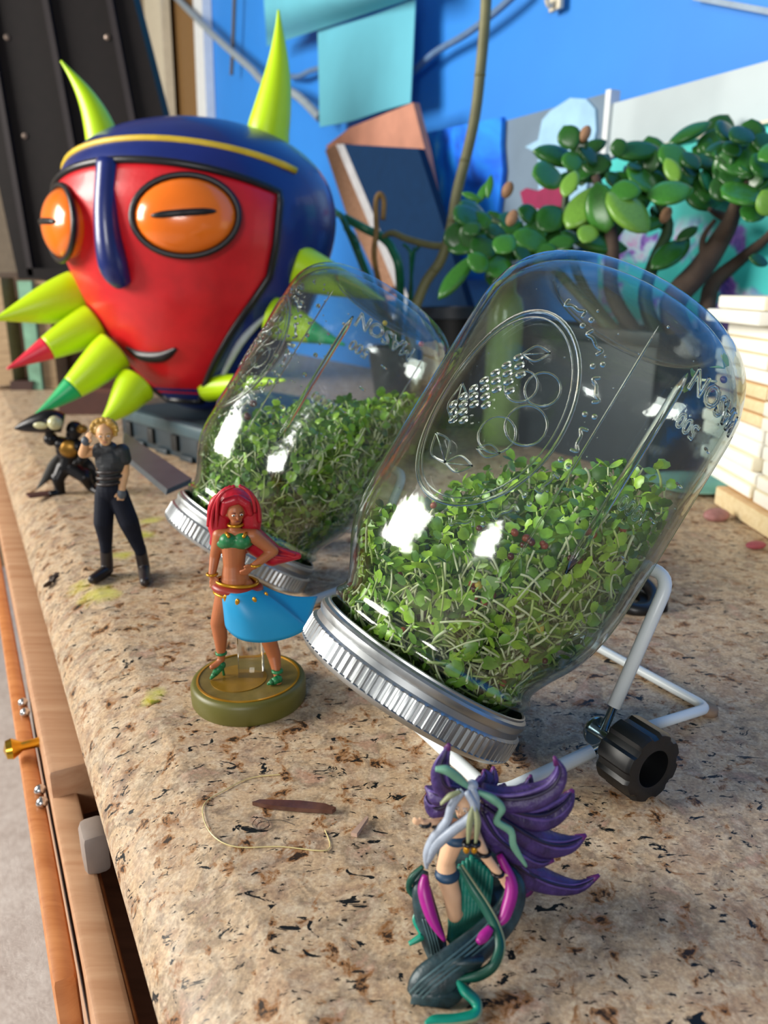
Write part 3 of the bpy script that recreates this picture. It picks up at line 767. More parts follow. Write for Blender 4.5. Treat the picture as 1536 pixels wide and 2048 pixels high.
TIP_R, TIP_G = pbr('red_spike_tip', 'e02840', .35), pbr('green_spike_tip', '08a860', .35)
def cone(bx_, by_, br, tx, ty, yb, yt, bow=0, tip=None):
    b = Q(bx_, by_, yb); t = Q(tx, ty, yt); ax = t - b; r0 = br * .00056
    sd = V((0, -1, 0)).cross(ax).normalized()
    pts = [(b + ax * (i / 10) + sd * (bow * .00056 * math.sin(math.pi * i / 10)), max(r0 * (1 - .96 * i / 10) * (1 + .12 * math.sin(math.pi * i / 10)), .0012)) for i in range(11)]
    pts.insert(0, (b - ax * .12, r0 * 1.05))
    k = 7 if tip else 12
    c = part(mk_, 'spike', stube(pts[:k], 24, 3), M_lime, True)
    if tip: part(c, 'spike_tip', stube(pts[k - 1:], 24, 3), tip, True)
cone(213, 306, 36, 122, 122, .93, .93, -14)
cone(537, 262, 40, 557, 20, .90, .90, -8)
cone(138, 598, 47, -14, 640, .87, .82, 0)
cone(172, 657, 38, 14, 738, .85, .80, 0, TIP_R)
cone(214, 715, 38, 68, 832, .83, .78, 4, TIP_G)
cone(266, 778, 36, 196, 852, .82, .78, 4)
cone(612, 540, 40, 770, 600, .84, .84, 0); cone(560, 640, 36, 690, 690, .82, .80, 0, TIP_G); cone(432, 774, 26, 570, 760, .84, .78, 0)

M_tray = pbr('slate_plastic', '27343c', .45, var=.1, vs=40)
TA = G(240, 880); TD = (G(378, 926) - TA); TD.z = 0; TD.normalize(); TN = V((-TD.y, TD.x, 0))
if TN.y < 0: TN = -TN
tr = root('plastic_tray', TA + TD * .2 + TN * .13, 'dark slate upside down plastic tray under the carnival mask', 'tray')
TH = .041; TL = .30
def tb(a0, a1, b0, b1, z0, z1, bev=.0015): return box(TA + TD * ((a0 + a1) / 2) + TN * ((b0 + b1) / 2) + V((0, 0, (z0 + z1) / 2)), TD * ((a1 - a0) / 2), TN * ((b1 - b0) / 2), V((0, 0, (z1 - z0) / 2)), bev)
part(tr, 'front_wall', tb(0, TL, .004, .012, 0, TH - .012), M_tray); part(tr, 'side_wall', tb(0, .008, .004, .22, 0, TH - .012), M_tray)
part(tr, 'side_wall', tb(TL - .008, TL, .004, .22, 0, TH - .012), M_tray)
part(tr, 'rim', tb(-.004, TL + .004, -.002, .012, TH - .014, TH, .003), pbr('tray_rim', '3d525a', .4), label='lighter rim')
part(tr, 'top', tb(0, TL, .010, .22, TH - .006, TH - .002), M_tray)
for i in range(5): part(tr, 'slot', tb(.018 + i * .056, .030 + i * .056, .0005, .0045, .008, TH - .016, .0004), pbr('slot_shade', '07090b', .6))  # raised black blocks; the shade inside open slots is put into their colour
for i in range(5): part(tr, 'flange', tb(.036 + i * .056, .062 + i * .056, .0, .004, .0, .006, .0006), M_tray)
def onc(px, py, d, z=.001):
    g = G(px, py, z); q = D(px, py, d); return g if q.z < z else q
sp_ = [onc(246, 872, .70), onc(382, 968, .55), onc(332, 990, .52), onc(244, 915, .64)]
solo('metal_strip', prism(sp_, (0, .004, .003)), pbr('dark_grey_strip', '3a3f44', .5, 0), 'dark grey flat strip leaning beside the rear jar lid', 'strip')

# ------------------------------------------------------------------ stacked boards, plate
M_b1 = pbr('board_cream', 'efe6cc', .6, var=.05, vs=14, stretch=(1, 1, 1)); M_b2 = wood('board_tan', 'c79e6c', 'dcb98a', 12); M_b3 = pbr('board_white', 'f0eee4', .6, var=.04)
M_bs = wood('board_side', 'd8c090', 'ead8b0', 14)
ORD = 'lowest second third fourth fifth sixth seventh eighth ninth tenth eleventh twelfth thirteenth fourteenth fifteenth sixteenth'.split()
rg = random.Random(4)
def board(x0, x1, y0, y1, z0, z1, mat, label, group):
    c = V(((x0 + x1) / 2, (y0 + y1) / 2, (z0 + z1) / 2)); a = rg.uniform(-.015, .015)
    X = V((math.cos(a), math.sin(a), 0)); Y = V((-math.sin(a), math.cos(a), 0))
    r = root('painted_board', V((c.x, c.y, z0)), label, 'board', group)
    part(r, 'core', box(c, X * ((x1 - x0) / 2), Y * ((y1 - y0) / 2), V((0, 0, (z1 - z0) / 2 - .0003)), .0012), mat)
    part(r, 'front_face', box(c - X * ((x1 - x0) / 2), X * .0005, Y * ((y1 - y0) / 2 - .0008), V((0, 0, (z1 - z0) / 2 - .0012)), .0003), M_b3 if mat is not M_b2 else M_bs)
z = .0170
for i in range(14):
    h = rg.uniform(.0105, .0118); m = M_b2 if 5 <= i <= 7 else (M_b1 if rg.random() < .6 else M_b3)
    x0 = .2905 + rg.uniform(-.004, .003) - (.012 if i > 11 else 0); y1 = .685 + rg.uniform(-.02, .02)
    lab, g = 'cream edged board, %s from the bottom of the far pile behind the front jar' % ORD[i], 'far pile of boards'
    if 5 <= i <= 7: lab = 'tan edged board, %s from the bottom of the far pile' % ORD[i]
    if i == 13: lab, g = 'topmost cream board of the far pile under the jade plant', g
    if i == 0: lab, g = 'lowest board of the far pile resting on the thick tan board', g
    board(x0, x0 + .13, .585, y1, z, z + h, m, lab, g); z += h
z = 0.0
for i in range(16):
    h = .0165 if i == 0 else rg.uniform(.0105, .0118); m = M_b2 if i in (0, 9, 10) else (M_b1 if rg.random() < .6 else M_b3)
    x0 = .2885 + rg.uniform(-.003, .003) - (.004 if i == 0 else 0)
    lab, g = 'cream edged board, %s from the bottom of the near pile' % ORD[i], 'near pile of boards'
    if i in (9, 10): lab = 'tan edged board, %s from the bottom of the near pile' % ORD[i]
    if i == 0: lab, g = 'thick tan board at the bottom of both piles', g
    if i == 15: lab, g = 'topmost board of the near pile', g
    board(x0, x0 + .13, .40, .578 if i else .632, z, z + h, m, lab, g); z += h
pl = V((.286, .69, 0))
solo('plate', lathe(pl, (0, 0, 1), [(0, .025), (.002, .036), (.0045, .042), (.0052, .043), (.0048, .041), (.0034, .034), (.0032, 0)], 64), pbr('mint_ceramic', '9fdcc8', .25, coat=.4), 'mint green plate under the far pile of boards', 'plate', smooth=True)

# ------------------------------------------------------------------ jade plant
M_jl = [pbr('jade_leaf_a', '2c6424', .28, var=.25, vs=22, spec=.6), pbr('jade_leaf_b', '3d7c2a', .28, var=.2, vs=22, spec=.6), pbr('jade_leaf_c', '23521e', .3, var=.25, vs=22, spec=.6), pbr('jade_leaf_d', '6f9e3a', .34, var=.15, vs=22)]
M_bark = pbr('jade_bark', '4a3b30', .8, var=.3, vs=40, bump=.5, bs=90, bd=.002); M_gst = pbr('jade_green_stem', '3a5030', .5, var=.2)
POT = V((.277, .793, 0))
jp = root('jade_plant', POT, 'jade plant with thick glossy green leaves in a long dark slate planter', 'plant')
M_pot = pbr('slate_pot', '1d262d', .5, var=.15)
def pbx(u0, u1, v0, v1, z0, z1, bev=.002): return box(POT + WD * ((u0 + u1) / 2) + WN * ((v0 + v1) / 2) + V((0, 0, (z0 + z1) / 2)), WD * ((u1 - u0) / 2), WN * ((v1 - v0) / 2), V((0, 0, (z1 - z0) / 2)), bev)
PLN, PDN = (-.05, .25), (-.055, .075)
pt = part(jp, 'planter', pbx(PLN[0], PLN[1], PDN[0], PDN[0] + .006, 0, .135), M_pot)
for i, bx4 in enumerate(((PLN[0], PLN[1], PDN[1] - .006, PDN[1]), (PLN[0], PLN[0] + .006, PDN[0], PDN[1]), (PLN[1] - .006, PLN[1], PDN[0], PDN[1]))): part(pt, 'planter_wall', pbx(*bx4, 0, .135), M_pot)
part(pt, 'planter_rim', pbx(PLN[0] - .004, PLN[1] + .004, PDN[0] - .004, PDN[0] + .006, .124, .138), M_pot)
part(jp, 'soil', pbx(PLN[0] + .006, PLN[1] - .006, PDN[0] + .006, PDN[1] - .006, .09, .122), pbr('dark_soil', '1e1712', .95, var=.4, vs=150), True)
def branch(pts, mat, nm='branch'):
    part(jp, nm, stube([(D(x, y, d), r * d / FPX) for x, y, d, r in pts], 10, 4), mat, True)
s0 = POT + V((.02, .0, .115))
def bq(off, pts, mat): 
    P = [(s0 + V(off), pts[0][3] * pts[0][2] / FPX * 1.1)] + [(D(x, y, d), r * d / FPX) for x, y, d, r in pts]
    part(jp, 'branch', stube(P, 10, 4), mat, True)
bq((.01, 0, 0), [(1345, 610, .80, 26), (1400, 540, .79, 24), (1440, 480, .78, 20), (1462, 440, .75, 16), (1490, 360, .71, 9)], M_bark)
bq((-.03, 0, 0), [(1225, 590, .79, 15), (1225, 500, .78, 14), (1216, 430, .78, 12), (1190, 350, .77, 8)], M_bark)
bq((-.01, .01, 0), [(1290, 600, .80, 14), (1310, 520, .80, 13), (1336, 450, .80, 11), (1300, 380, .79, 8), (1250, 340, .79, 5)], M_gst)
bq((-.05, -.01, 0), [(1130, 560, .80, 10), (1070, 500, .80, 9), (1010, 455, .79, 8), (985, 440, .79, 6)], M_gst)
bq((-.04, .02, 0), [(1170, 580, .82, 10), (1130, 450, .81, 8), (1140, 340, .80, 6), (1150, 300, .8, 4)], M_gst)
bq((.03, .0, 0), [(1420, 580, .81, 16), (1480, 520, .80, 12), (1540, 470, .74, 9), (1580, 400, .70, 6)], M_bark)
branch([(1470, 440, .772, 9), (1440, 430, .775, 8), (1418, 418, .77, 4)], M_bark)
branch([(1410, 540, .79, 8), (1405, 480, .785, 6), (1430, 440, .78, 4)], M_bark)
def leaf_mesh(nm, mat):
    """obovate, plump, slightly cupped: along +X, unit length, root at the origin"""
    vs, fs = [], []; nu, nv = 12, 9
    for i in range(nv + 1):
        t = i / nv; wv = .5 * (math.sin(math.pi * t ** .8)) ** .62 * (.62 + .5 * t) if 0 < t < 1 else .03
        th = .11 * math.sin(math.pi * min(1, t * .96 + .02)) ** .6 + .012
        for k in range(nu):
            a = 2 * math.pi * k / nu; yy = wv * math.cos(a)
            vs.append((t, yy, th * math.sin(a) + .35 * yy * yy + .12 * t * t))
    for i in range(nv):
        for k in range(nu): fs.append((i * nu + k, i * nu + (k + 1) % nu, (i + 1) * nu + (k + 1) % nu, (i + 1) * nu + k))
    fs += [tuple(range(nu))[::-1], tuple(nv * nu + k for k in range(nu))]
    return mesh(nm, (vs, fs), mat, True)
LM = [leaf_mesh('jade_leaf', m) for m in M_jl]
LF = [(632, 105, 92, 78, 115, 0), (676, 140, 80, 62, 70, 2), (735, 155, 112, 52, 20, 2), (570, 200, 190, 78, 175, 0), (640, 215, 84, 74, -80, 1), (528, 285, 152, 104, 190, 1), (638, 318, 114, 62, -110, 3), (755, 232, 112, 84, -10, 2), (856, 150, 66, 58, 110, 0), (935, 176, 190, 74, 188, 0), (1180, 96, 168, 66, 20, 0), (1096, 190, 116, 104, -60, 1), (1180, 212, 92, 72, -60, 2), (1262, 220, 112, 92, 30, 0), (1410, 100, 116, 88, 25, 2), (1420, 205, 172, 150, 200, 0), (1512, 130, 92, 86, 80, 0), (1508, 232, 112, 104, -50, 0), (960, 300, 142, 140, 200, 1), (1035, 280, 102, 82, 160, 0), (1100, 255, 112, 52, -70, 3), (1090, 366, 164, 112, 190, 1), (1240, 356, 152, 144, -70, 0), (1416, 372, 172, 150, 195, 1), (1478, 300, 72, 62, 60, 2), (1330, 282, 92, 82, -30, 2), (780, 422, 184, 112, -75, 1), (706, 430, 220, 116, 235, 3), (890, 452, 212, 132, -50, 3), (890, 350, 112, 82, 170, 1), (632, 510, 104, 82, 160, 0), (543, 480, 132, 102, 45, 0), (450, 460, 112, 72, 165, 0), (452, 576, 152, 84, 175, 1), (246, 606, 112, 104, 200, 2), (340, 592, 102, 82, 230, 1), (302, 692, 112, 104, -70, 1), (215, 672, 92, 72, -40, 1), (166, 468, 136, 100, 210, 0), (122, 745, 214, 60, 233, 1), (590, 592, 112, 62, 10, 0), (762, 596, 224, 82, 175, 0), (715, 546, 92, 72, 60, 3), (1090, 642, 194, 84, 220, 0), (1166, 546, 92, 42, 30, 2), (1490, 666, 84, 46, 170, 2), (370, 520, 104, 62, 30, 0), (190, 522, 84, 62, -60, 2), (1300, 172, 74, 54, 60, 2), (520, 622, 104, 62, -30, 0), (1370, 160, 80, 70, 120, 2), (1150, 290, 90, 80, 40, 2), (830, 300, 80, 60, 120, 2), (690, 200, 70, 50, 60, 0), (1230, 170, 70, 60, 150, 0), (1320, 340, 100, 80, -60, 2), (1010, 215, 90, 60, -100, 2), (930, 240, 80, 50, 200, 2), (1530, 400, 100, 80, -60, 3), (1560, 180, 120, 100, 20, 1), (1570, 320, 120, 100, -20, 0), (250, 350, 110, 34, 240, 1), (270, 330, 90, 26, 80, 1), (190, 375, 80, 26, 160, 1), (640, 560, 90, 70, 200, 2), (420, 640, 90, 60, -40, 2), (560, 560, 80, 60, 90, 2)]
rg = random.Random(8)
for i in range(95):
    cx, cy = rg.choice(((640, 260), (1080, 270), (1400, 250), (820, 480), (330, 560), (1250, 300), (500, 540), (950, 380), (1420, 180), (1300, 180), (1480, 330), (250, 600))); LF.append((cx + rg.gauss(0, 75), cy + rg.gauss(0, 60), rg.uniform(80, 140), rg.uniform(60, 105), rg.uniform(0, 360), 4))
for i, (cx, cy, ln, wd, ang, mi) in enumerate(LF):
    px, py = 860 + cx / 2.272, 230 + cy / 2.272; d = rg.uniform(.735, .78) if mi in (1, 3) else (rg.uniform(.785, .805) if mi == 4 else rg.uniform(.765, .80))
    if mi == 4: mi = rg.choice((0, 0, 2))
    if px > 1440: d -= .075
    c = D(px, py, d); s = 1.22 * ln / 2.272 * d / FPX; a = math.radians(ang)
    tilt = rg.uniform(-.55, .55) if ln / wd < 1.7 else rg.uniform(-.15, .15)
    X = (CR * math.cos(a) + CU * math.sin(a) + CF * tilt).normalized()
    nn = (-CF + CU * rg.uniform(.1, .75) + CR * rg.uniform(-.5, .2)); Z = (nn - X * nn.dot(X)).normalized(); Y = Z.cross(X)
    o = bpy.data.objects.new('leaf', LM[mi]); COL.objects.link(o); o.parent = jp
    k = wd / ln * 1.3
    m = Matrix((X * s, Y * s * max(k, .3), Z * s)).transposed().to_4x4(); m.translation = c - X * s * .5 - jp.location
    o.matrix_local = m
for (x, y) in ((1170, 268), (1024, 436), (1015, 380), (1332, 430)):
    part(jp, 'dry_bud', ell(D(x, y, .772), ((.006, 0, 0), (0, .005, 0), (.002, 0, .008)), 10, 8), pbr('dry_tan', 'a07858', .7, var=.3, vs=80), True)
# bottle, other stems
bt = D(1012, 600, .86); bt.z = 0
btl = root('bottle', bt, 'pale green bottle standing behind the lowest jade leaves', 'bottle')
part(btl, 'body', lathe(bt, (0, 0, 1), [(0, .019), (.003, .021), (.15, .021), (.165, .018), (.172, .011), (.19, .0105), (.19, .008), (.17, 0)], 28), pbr('pale_green_bottle', '86a45a', .25, coat=.4), True)
P2 = V((.03, 1.12, 0))
pp = root('potted_plant', P2, 'dark pot of green strap leaves and dry brown stems behind the rear jar', 'plant')
part(pp, 'pot', lathe(P2, (0, 0, 1), [(0, .04), (.085, .052), (.095, .054), (.095, .046), (.08, .045), (.08, 0)], 36), pbr('dark_pot', '2a2c30', .5), 35)
def pst(pts, rr, mat, nm): part(pp, nm, stube([(P2 + V((rg.uniform(-.02, .02), 0, .08)), rr)] + [(Q(x, y, yy), rr) for x, y, yy in pts], 9, 5), mat, True)
M_dry = pbr('dry_brown_stem', '8a6a3a', .7, var=.3, vs=60, bump=.4, bs=120); M_tanst = pbr('tan_vine', '6f6d48', .55, var=.18, vs=40); M_strap = pbr('dark_green_leaf', '1b6a48', .4, var=.2)
pst([(752, 540, 1.0), (753, 460, 1.0), (752, 405, 1.0), (760, 388, 1.0), (768, 402, 1.0), (766, 440, 1.0)], .0034, M_dry, 'dry_stem')
pst([(700, 470, 1.03), (672, 425, 1.05), (640, 405, 1.06)], .004, M_strap, 'strap_leaf')
pst([(800, 560, .98), (785, 500, .98), (765, 475, 1.0), (735, 460, 1.03), (690, 436, 1.05)], .0055, M_strap, 'strap_leaf')
pst([(724, 520, 1.03), (712, 480, 1.05), (690, 455, 1.06)], .0035, M_strap, 'strap_leaf')
pst([(826, 520, 1.0), (832, 500, 1.0), (846, 486, 1.0)], .0022, M_strap, 'strap_leaf')
pst([(822, 530, 1.0), (818, 500, 1.0), (806, 488, 1.0)], .0022, M_strap, 'strap_leaf')
sv_ = root('vine', G(850, 900), 'tall bare tan vine stem rising past the dark blue canvas and blue painting', 'vine')
part(sv_, 'stem', stube([(G(850, 900), .005), (Q(822, 680, .91), .0062)] + [(Q(x, y, .92), .0060) for x, y in ((845, 578), (882, 520), (902, 455), (914, 385), (938, 290), (952, 220), (962, 130), (970, 40), (975, -60))], 12, 5), M_tanst, True)
part(sv_, 'side_shoot', stube([(Q(890, 492, .925), .004), (Q(860, 490, .94), .0042), (Q(815, 478, .96), .0042), (Q(785, 466, .98), .004), (Q(766, 474, .99), .003)], 10, 5), M_tanst, True)
part(sv_, 'side_shoot', stube([(Q(895, 486, .92), .004), (Q(930, 490, .90), .0042), (Q(965, 486, .88), .003)], 10, 5), M_tanst, True)
for (a, b, c) in ((960, 150, 12), (930, 320, 14), (905, 440, 14), (870, 540, 13)):
    part(sv_, 'node_ring', ell(Q(a, b, .919), ((.0066, 0, 0), (0, .0066, 0), (0, 0, .003)), 12, 6), M_tanst, True)

fp = Q(905, 640, 1.02); fp.z = 0
pt2 = root('flower_pot', fp, 'black round flower pot with a grey rim between the two jars', 'pot')
part(pt2, 'pot', lathe(fp, (0, 0, 1), [(0, .034), (.14, .043), (.14, .038), (.12, .036), (.12, 0)], 36), pbr('black_pot', '0d0e12', .5, var=.2), 35)
part(pt2, 'rim', lathe(fp, (0, 0, 1), [(.138, .0432), (.139, .0465), (.152, .047), (.152, .041), (.138, .041)], 36, None, None, False), pbr('grey_pot_rim', '3a3f48', .4), 35, label='grey rim')
part(pt2, 'soil', lathe(fp, (0, 0, 1), [(.139, .0395), (.142, .03), (.143, 0)], 24), pbr('dark_soil', '1e1712', .95), True)
# ------------------------------------------------------------------ litter on the counter
M_shard = pbr('brown_chip', '5a3a30', .25, var=.3, vs=200, coat=.4); M_sh2 = pbr('pale_husk', 'b89a88', .4)
def lying(pts, z): return [G(x, y, z) for x, y in pts]
solo('splinter', prism(lying([(505, 1611), (520, 1606), (600, 1608), (650, 1614), (672, 1622), (664, 1628), (600, 1624), (540, 1618)], .0004), (0, 0, .0016)), M_shard, 'long dark brown splinter lying on the granite before the jar', 'splinter')
solo('husk_chip', prism(lying([(702, 1672), (714, 1675), (737, 1641), (734, 1638)], .0004), (0, 0, .0015)), M_sh2, 'small pale pointed chip right of the dark splinter', 'chip')
solo('hair_loop', tube(spline([tuple(G(x, y, .0006)) for x, y in ((540, 1650), (520, 1660), (505, 1650), (515, 1636), (535, 1640), (536, 1655), (515, 1658), (520, 1645), (560, 1640), (590, 1650))], 6), .00012, 5), pbr('hair', '3a2e26', .5), 'tiny looped dark hair below the dark splinter', 'hair')
tape = [(560, 1549), (500, 1556), (450, 1580), (410, 1606), (408, 1640), (430, 1675), (475, 1694), (560, 1693), (655, 1700), (650, 1660)]
solo('clear_film', tube(spline([tuple(G(x, y, .0004)) for x, y in tape], 5), .00022, 5), pbr('film_edge', 'd8c68a', .3, spec=.7), 'curved edge of a clear sticky film around the dark splinter', 'film')
bz = topz(G(108, 1167, -.004).dot(WN))
bi = root('dried_bit', G(108, 1167, bz), 'crumpled dark brown dried bit on the counter edge', 'debris')
for i in range(6):
    p = G(96 + i * 5, 1172 - i * 3, bz) + V((0, 0, .0012 + .001 * (i % 2))); part(bi, 'flake', ell(p, (rv(rg) * .004, rv(rg) * .003, rv(rg) * .0015), 10, 6), pbr('dark_brown_bit', '3c2a1c', .7, var=.4, vs=200), True)
solo('petal', ell(G(1433, 1030, .004), ((.011, .004, 0), (-.003, .006, 0), (0, .002, .005)), 14, 8), pbr('dusty_pink', '9a6a66', .6, var=.3, vs=120), 'dusty pink dried petal at the foot of the far board pile', 'petal', smooth=True)
solo('petal', ell(G(1512, 1090, .003), ((.008, .003, 0), (-.002, .004, 0), (0, .001, .0025)), 14, 8), pbr('red_pink', '9c4650', .6, var=.2, vs=120), 'reddish petal before the bottom board of the near pile', 'petal', smooth=True)
solo('crumb', sph(G(1048, 1790, .0006), .0008, 8, 6), M_sh2, 'pale crumb behind the purple haired figurine', 'crumb', smooth=True)
for (x, y) in ((1340, 985), (1360, 1000)):
    pass
# ------------------------------------------------------------------ figurines
def hand(w, tip, side, r, spread=.9):
    """palm and five unequal fingers from the wrist towards tip; side = direction of the thumb"""
    d = (tip - w); L = d.length; d = d.normalized(); s = (V(side) - d * V(side).dot(d)).normalized(); n = d.cross(s)
    out = [ell(w + d * L * .25, (d * L * .32, s * L * .24, n * L * .13), 12, 8)]
    for i, q in enumerate((.92, 1.0, .95, .78)):
        b = w + d * L * .45 + s * (L * .19 - i * L * .125); k1 = b + d * L * .30 * q + s * L * .02 * (1.5 - i) * spread; e = k1 + (d + n * .55).normalized() * L * .26 * q
        out += [cap2(b, r, k1, r * .95, 8), cap2(k1, r * .95, e, r * .8, 8)]
    b = w + d * L * .16 + s * L * .2; k1 = b + (d + s * 1.0).normalized() * L * .25
    out += [cap2(b, r * 1.15, k1, r * 1.05, 8), cap2(k1, r * 1.05, k1 + (d + s * .3).normalized() * L * .2, r * .9, 8)]
    return out
def head(c, r, fwd, up=(0, 0, 1)):
    f = V(fwd).normalized(); u = V(up); u = (u - f * u.dot(f)).normalized(); s = f.cross(u)
    sh = [ell(c + u * r * .12, (s * r * .80, f * r * .92, u * r * .95), 18, 12), ell(c + f * r * .22 - u * r * .55, (s * r * .52, f * r * .55, u * r * .52), 14, 10)]
    sh += [cap2(c + f * r * .88 + u * r * .08, r * .09, c + f * r * 1.04 - u * r * .25, r * .15, 8)]
    for k in (-1, 1): sh.append(ell(c + s * r * .82 * k - u * r * .1, (s * r * .1, f * r * .16, u * r * .25), 8, 6))
    return sh, f, u, s
def face_bits(par, c, r, f, u, s, lipm, browm):
    for k in (-1, 1):
        e = part(par, 'eye', ell(c + f * r * .84 + s * r * .33 * k + u * r * .02, (s * r * .16, f * r * .09, u * r * .09), 10, 6), pbr('eye_white', 'e8e4dc', .3), True)
        part(e, 'pupil', sph(c + f * r * .91 + s * r * .33 * k + u * r * .02, r * .07, 8, 6), pbr('pupil', '201c20', .2), True)
        part(par, 'brow', cap2(c + f * r * .90 + s * r * .18 * k + u * r * .22, r * .04, c + f * r * .80 + s * r * .5 * k + u * r * .24, r * .03, 6), browm, True)
    part(par, 'mouth', ell(c + f * r * .80 - u * r * .58, (s * r * .22, f * r * .07, u * r * .07), 10, 6), lipm, True)

# --- dancer on a round base
BC = G(497, 1352, .0105)
YB = BC.y
def q(px, py, dy=0.0): return Q(px, py, YB + dy)
U1 = .36 / FPX                                                     # metres per photo pixel here
M_skin = pbr('tan_figure_skin', 'a8623a', .45, var=.06, vs=200, sss=.1); M_hairr = pbr('red_hair', 'b01428', .35, var=.15, vs=250, bump=.3, bs=700, stretch=(1, 1, .2))
M_skirt = pbr('turquoise_skirt', '0f8fc4', .45, var=.05); M_gold = pbr('gold_paint', 'c08a20', .3, .6, var=.1); M_green = pbr('green_paint', '1c7040', .4)
M_olive = pbr('olive_plastic', '5d5a24', .45, var=.06)
dn_ = root('dancer_figurine', V((BC.x, BC.y, 0)), 'red haired dancer figurine in a turquoise skirt on a round olive base', 'figurine')
bs_ = part(dn_, 'base', lathe(V((BC.x, BC.y, 0)), (0, 0, 1), [(0, .0250), (.0012, .0256), (.0080, .0257), (.0098, .0250), (.0104, .0238), (.0104, .0226)], 96, None, None, True), M_olive, 50, label='round olive base')
part(bs_, 'disc', lathe(V((BC.x, BC.y, .0101)), (0, 0, 1), [(0, .0226), (.0003, .0226), (.00035, 0)], 96), pbr('dull_gold_disc', '7d6a34', .4, .3, var=.2, vs=160), 40, label='dull gold top disc')
part(bs_, 'gold_ring', lathe(V((BC.x, BC.y, .0101)), (0, 0, 1), [(0, .0230), (.0007, .0230), (.0007, .0221), (0, .0221)], 96, None, None, False), M_gold, 40)
part(bs_, 'inlay', lathe(V((BC.x - .004, BC.y - .002, .0105)), (0, 0, 1), [(0, .0125), (.0002, .0125), (.0002, 0)], 64), pbr('bright_gold_inlay', '9c7422', .35, .4, var=.12, vs=200), 40)
M_clear = glass_solid('clear_plastic', (.95, .94, .86), .03, 1.46)
pgb = q(503, 1350, .002); pgt = q(500, 1255, .004)
part(dn_, 'support_post', box((pgb + pgt) / 2, V((.0055, 0, 0)), V((0, .004, 0)), (pgt - pgb) / 2, .0006), M_clear, 40, label='clear plastic support post')
hc = q(471, 1024, -.0015); hr = 21 * U1; hf = V((.35, -.9, -.08))
sh, f_, u_, s_ = head(hc, hr, hf)
lsh, rsh = q(440, 1070), q(508, 1072)
B = sh + [limb((q(471, 1040), 2.2e-3), (q(470, 1062), 2.4e-3)), limb((lsh, 3.2e-3), (rsh, 3.2e-3)), ell(q(468, 1080, .0005), ((.0066, 0, 0), (0, .0045, 0), (0, 0, .006)), 16, 10),
    ell(q(456, 1082, -.003), ((.0032, 0, 0), (0, .003, 0), (0, 0, .003))), ell(q(484, 1083, -.003), ((.0032, 0, 0), (0, .003, 0), (0, 0, .003))),
    limb((q(468, 1090), 5.4e-3), (q(468, 1128), 4.7e-3), (q(470, 1160), 6.2e-3)), ell(q(472, 1175), ((.0082, 0, 0), (0, .0055, 0), (0, 0, .006))),
    limb((lsh, 3.1e-3), (q(430, 1112, .001), 2.3e-3), (q(424, 1150, -.002), 1.6e-3)),
    limb((rsh, 3.1e-3), (q(546, 1102, .001), 2.4e-3), (q(508, 1132, -.004), 1.6e-3)),
    limb((q(455, 1180), 5e-3), (q(437, 1245), 3.6e-3), (q(441, 1275), 3.1e-3), (q(443, 1318), 1.6e-3)),
    limb((q(497, 1190), 5e-3), (q(536, 1275), 3.6e-3), (q(548, 1310), 3.1e-3), (q(555, 1352, -.004), 1.6e-3)),
    limb((q(443, 1318), 1.6e-3), (q(438, 1326, -.001), 1.7e-3), (q(424, 1334, -.003), 1.2e-3)), limb((q(555, 1352, -.004), 1.6e-3), (q(556, 1368, -.006), 1.7e-3), (q(545, 1383, -.008), 1.2e-3))]
B += hand(q(424, 1150, -.002), q(428, 1176, -.003), (1, -.2, 0), 6.5e-4) + hand(q(508, 1132, -.004), q(483, 1150, -.0062), (-.3, -.6, 1), 6.5e-4)
part(dn_, 'body', body_mesh('body', B, 3.2e-4, M_skin, wloc(dn_), 5), M_skin)
face_bits(dn_, hc, hr, f_, u_, s_, pbr('dark_lip', '7a3a30', .4), pbr('dark_brow', '5a1a1a', .5))
HR = [ell(q(468, 1008, .002), ((.0088, 0, 0), (0, .0062, 0), (0, 0, .0072))), ell(q(438, 1040, .003), ((.0052, 0, 0), (0, .0045, 0), (0, 0, .0115))), ell(q(500, 1032, .004), ((.0052, 0, 0), (0, .0045, 0), (0, 0, .0100))),
      ell(q(470, 1050, .0075), ((.010, 0, 0), (0, .004, 0), (0, 0, .015))), limb((q(440, 1060, .005), 4e-3), (q(428, 1085, .006), 2e-3)), limb((q(500, 1075, .008), 6e-3), (q(545, 1110, .010), 5e-3), (q(596, 1112, .010), 1.6e-3)),
      limb((q(470, 1000, -.0035), 2.2e-3), (q(452, 1006, -.004), 2e-3), (q(447, 1026, -.003), 1.4e-3)), limb((q(478, 998, -.003), 2e-3), (q(494, 1008, -.003), 1.8e-3), (q(500, 1026, -.001), 1.4e-3))]
part(dn_, 'hair', body_mesh('hair', HR, 3.2e-4, M_hairr, wloc(dn_), 4), M_hairr, label='long red hair')
for pts in ([(470, 972, -.004), (445, 985, -.005), (428, 1015, -.003), (424, 1050, -.001), (432, 1080, .003)], [(478, 971, -.004), (500, 985, -.004), (516, 1010, -.001), (519, 1045, .001)], [(462, 972, -.004), (440, 992, -.0055), (434, 1025, -.003), (434, 1062, 0)], [(455, 975, -.004), (436, 990, -.004), (420, 1020, -.001), (416, 1052, .001)], [(520, 1075, .003), (556, 1096, .0045), (590, 1110, .0085)], [(515, 1092, .003), (548, 1112, .0048), (588, 1116, .0088)], [(486, 974, -.004), (505, 995, -.004), (510, 1025, -.001)]):
    part(dn_, 'hair_strand', stube([(q(x, y, dy), .00075) for x, y, dy in pts], 8, 5), M_hairr, True)
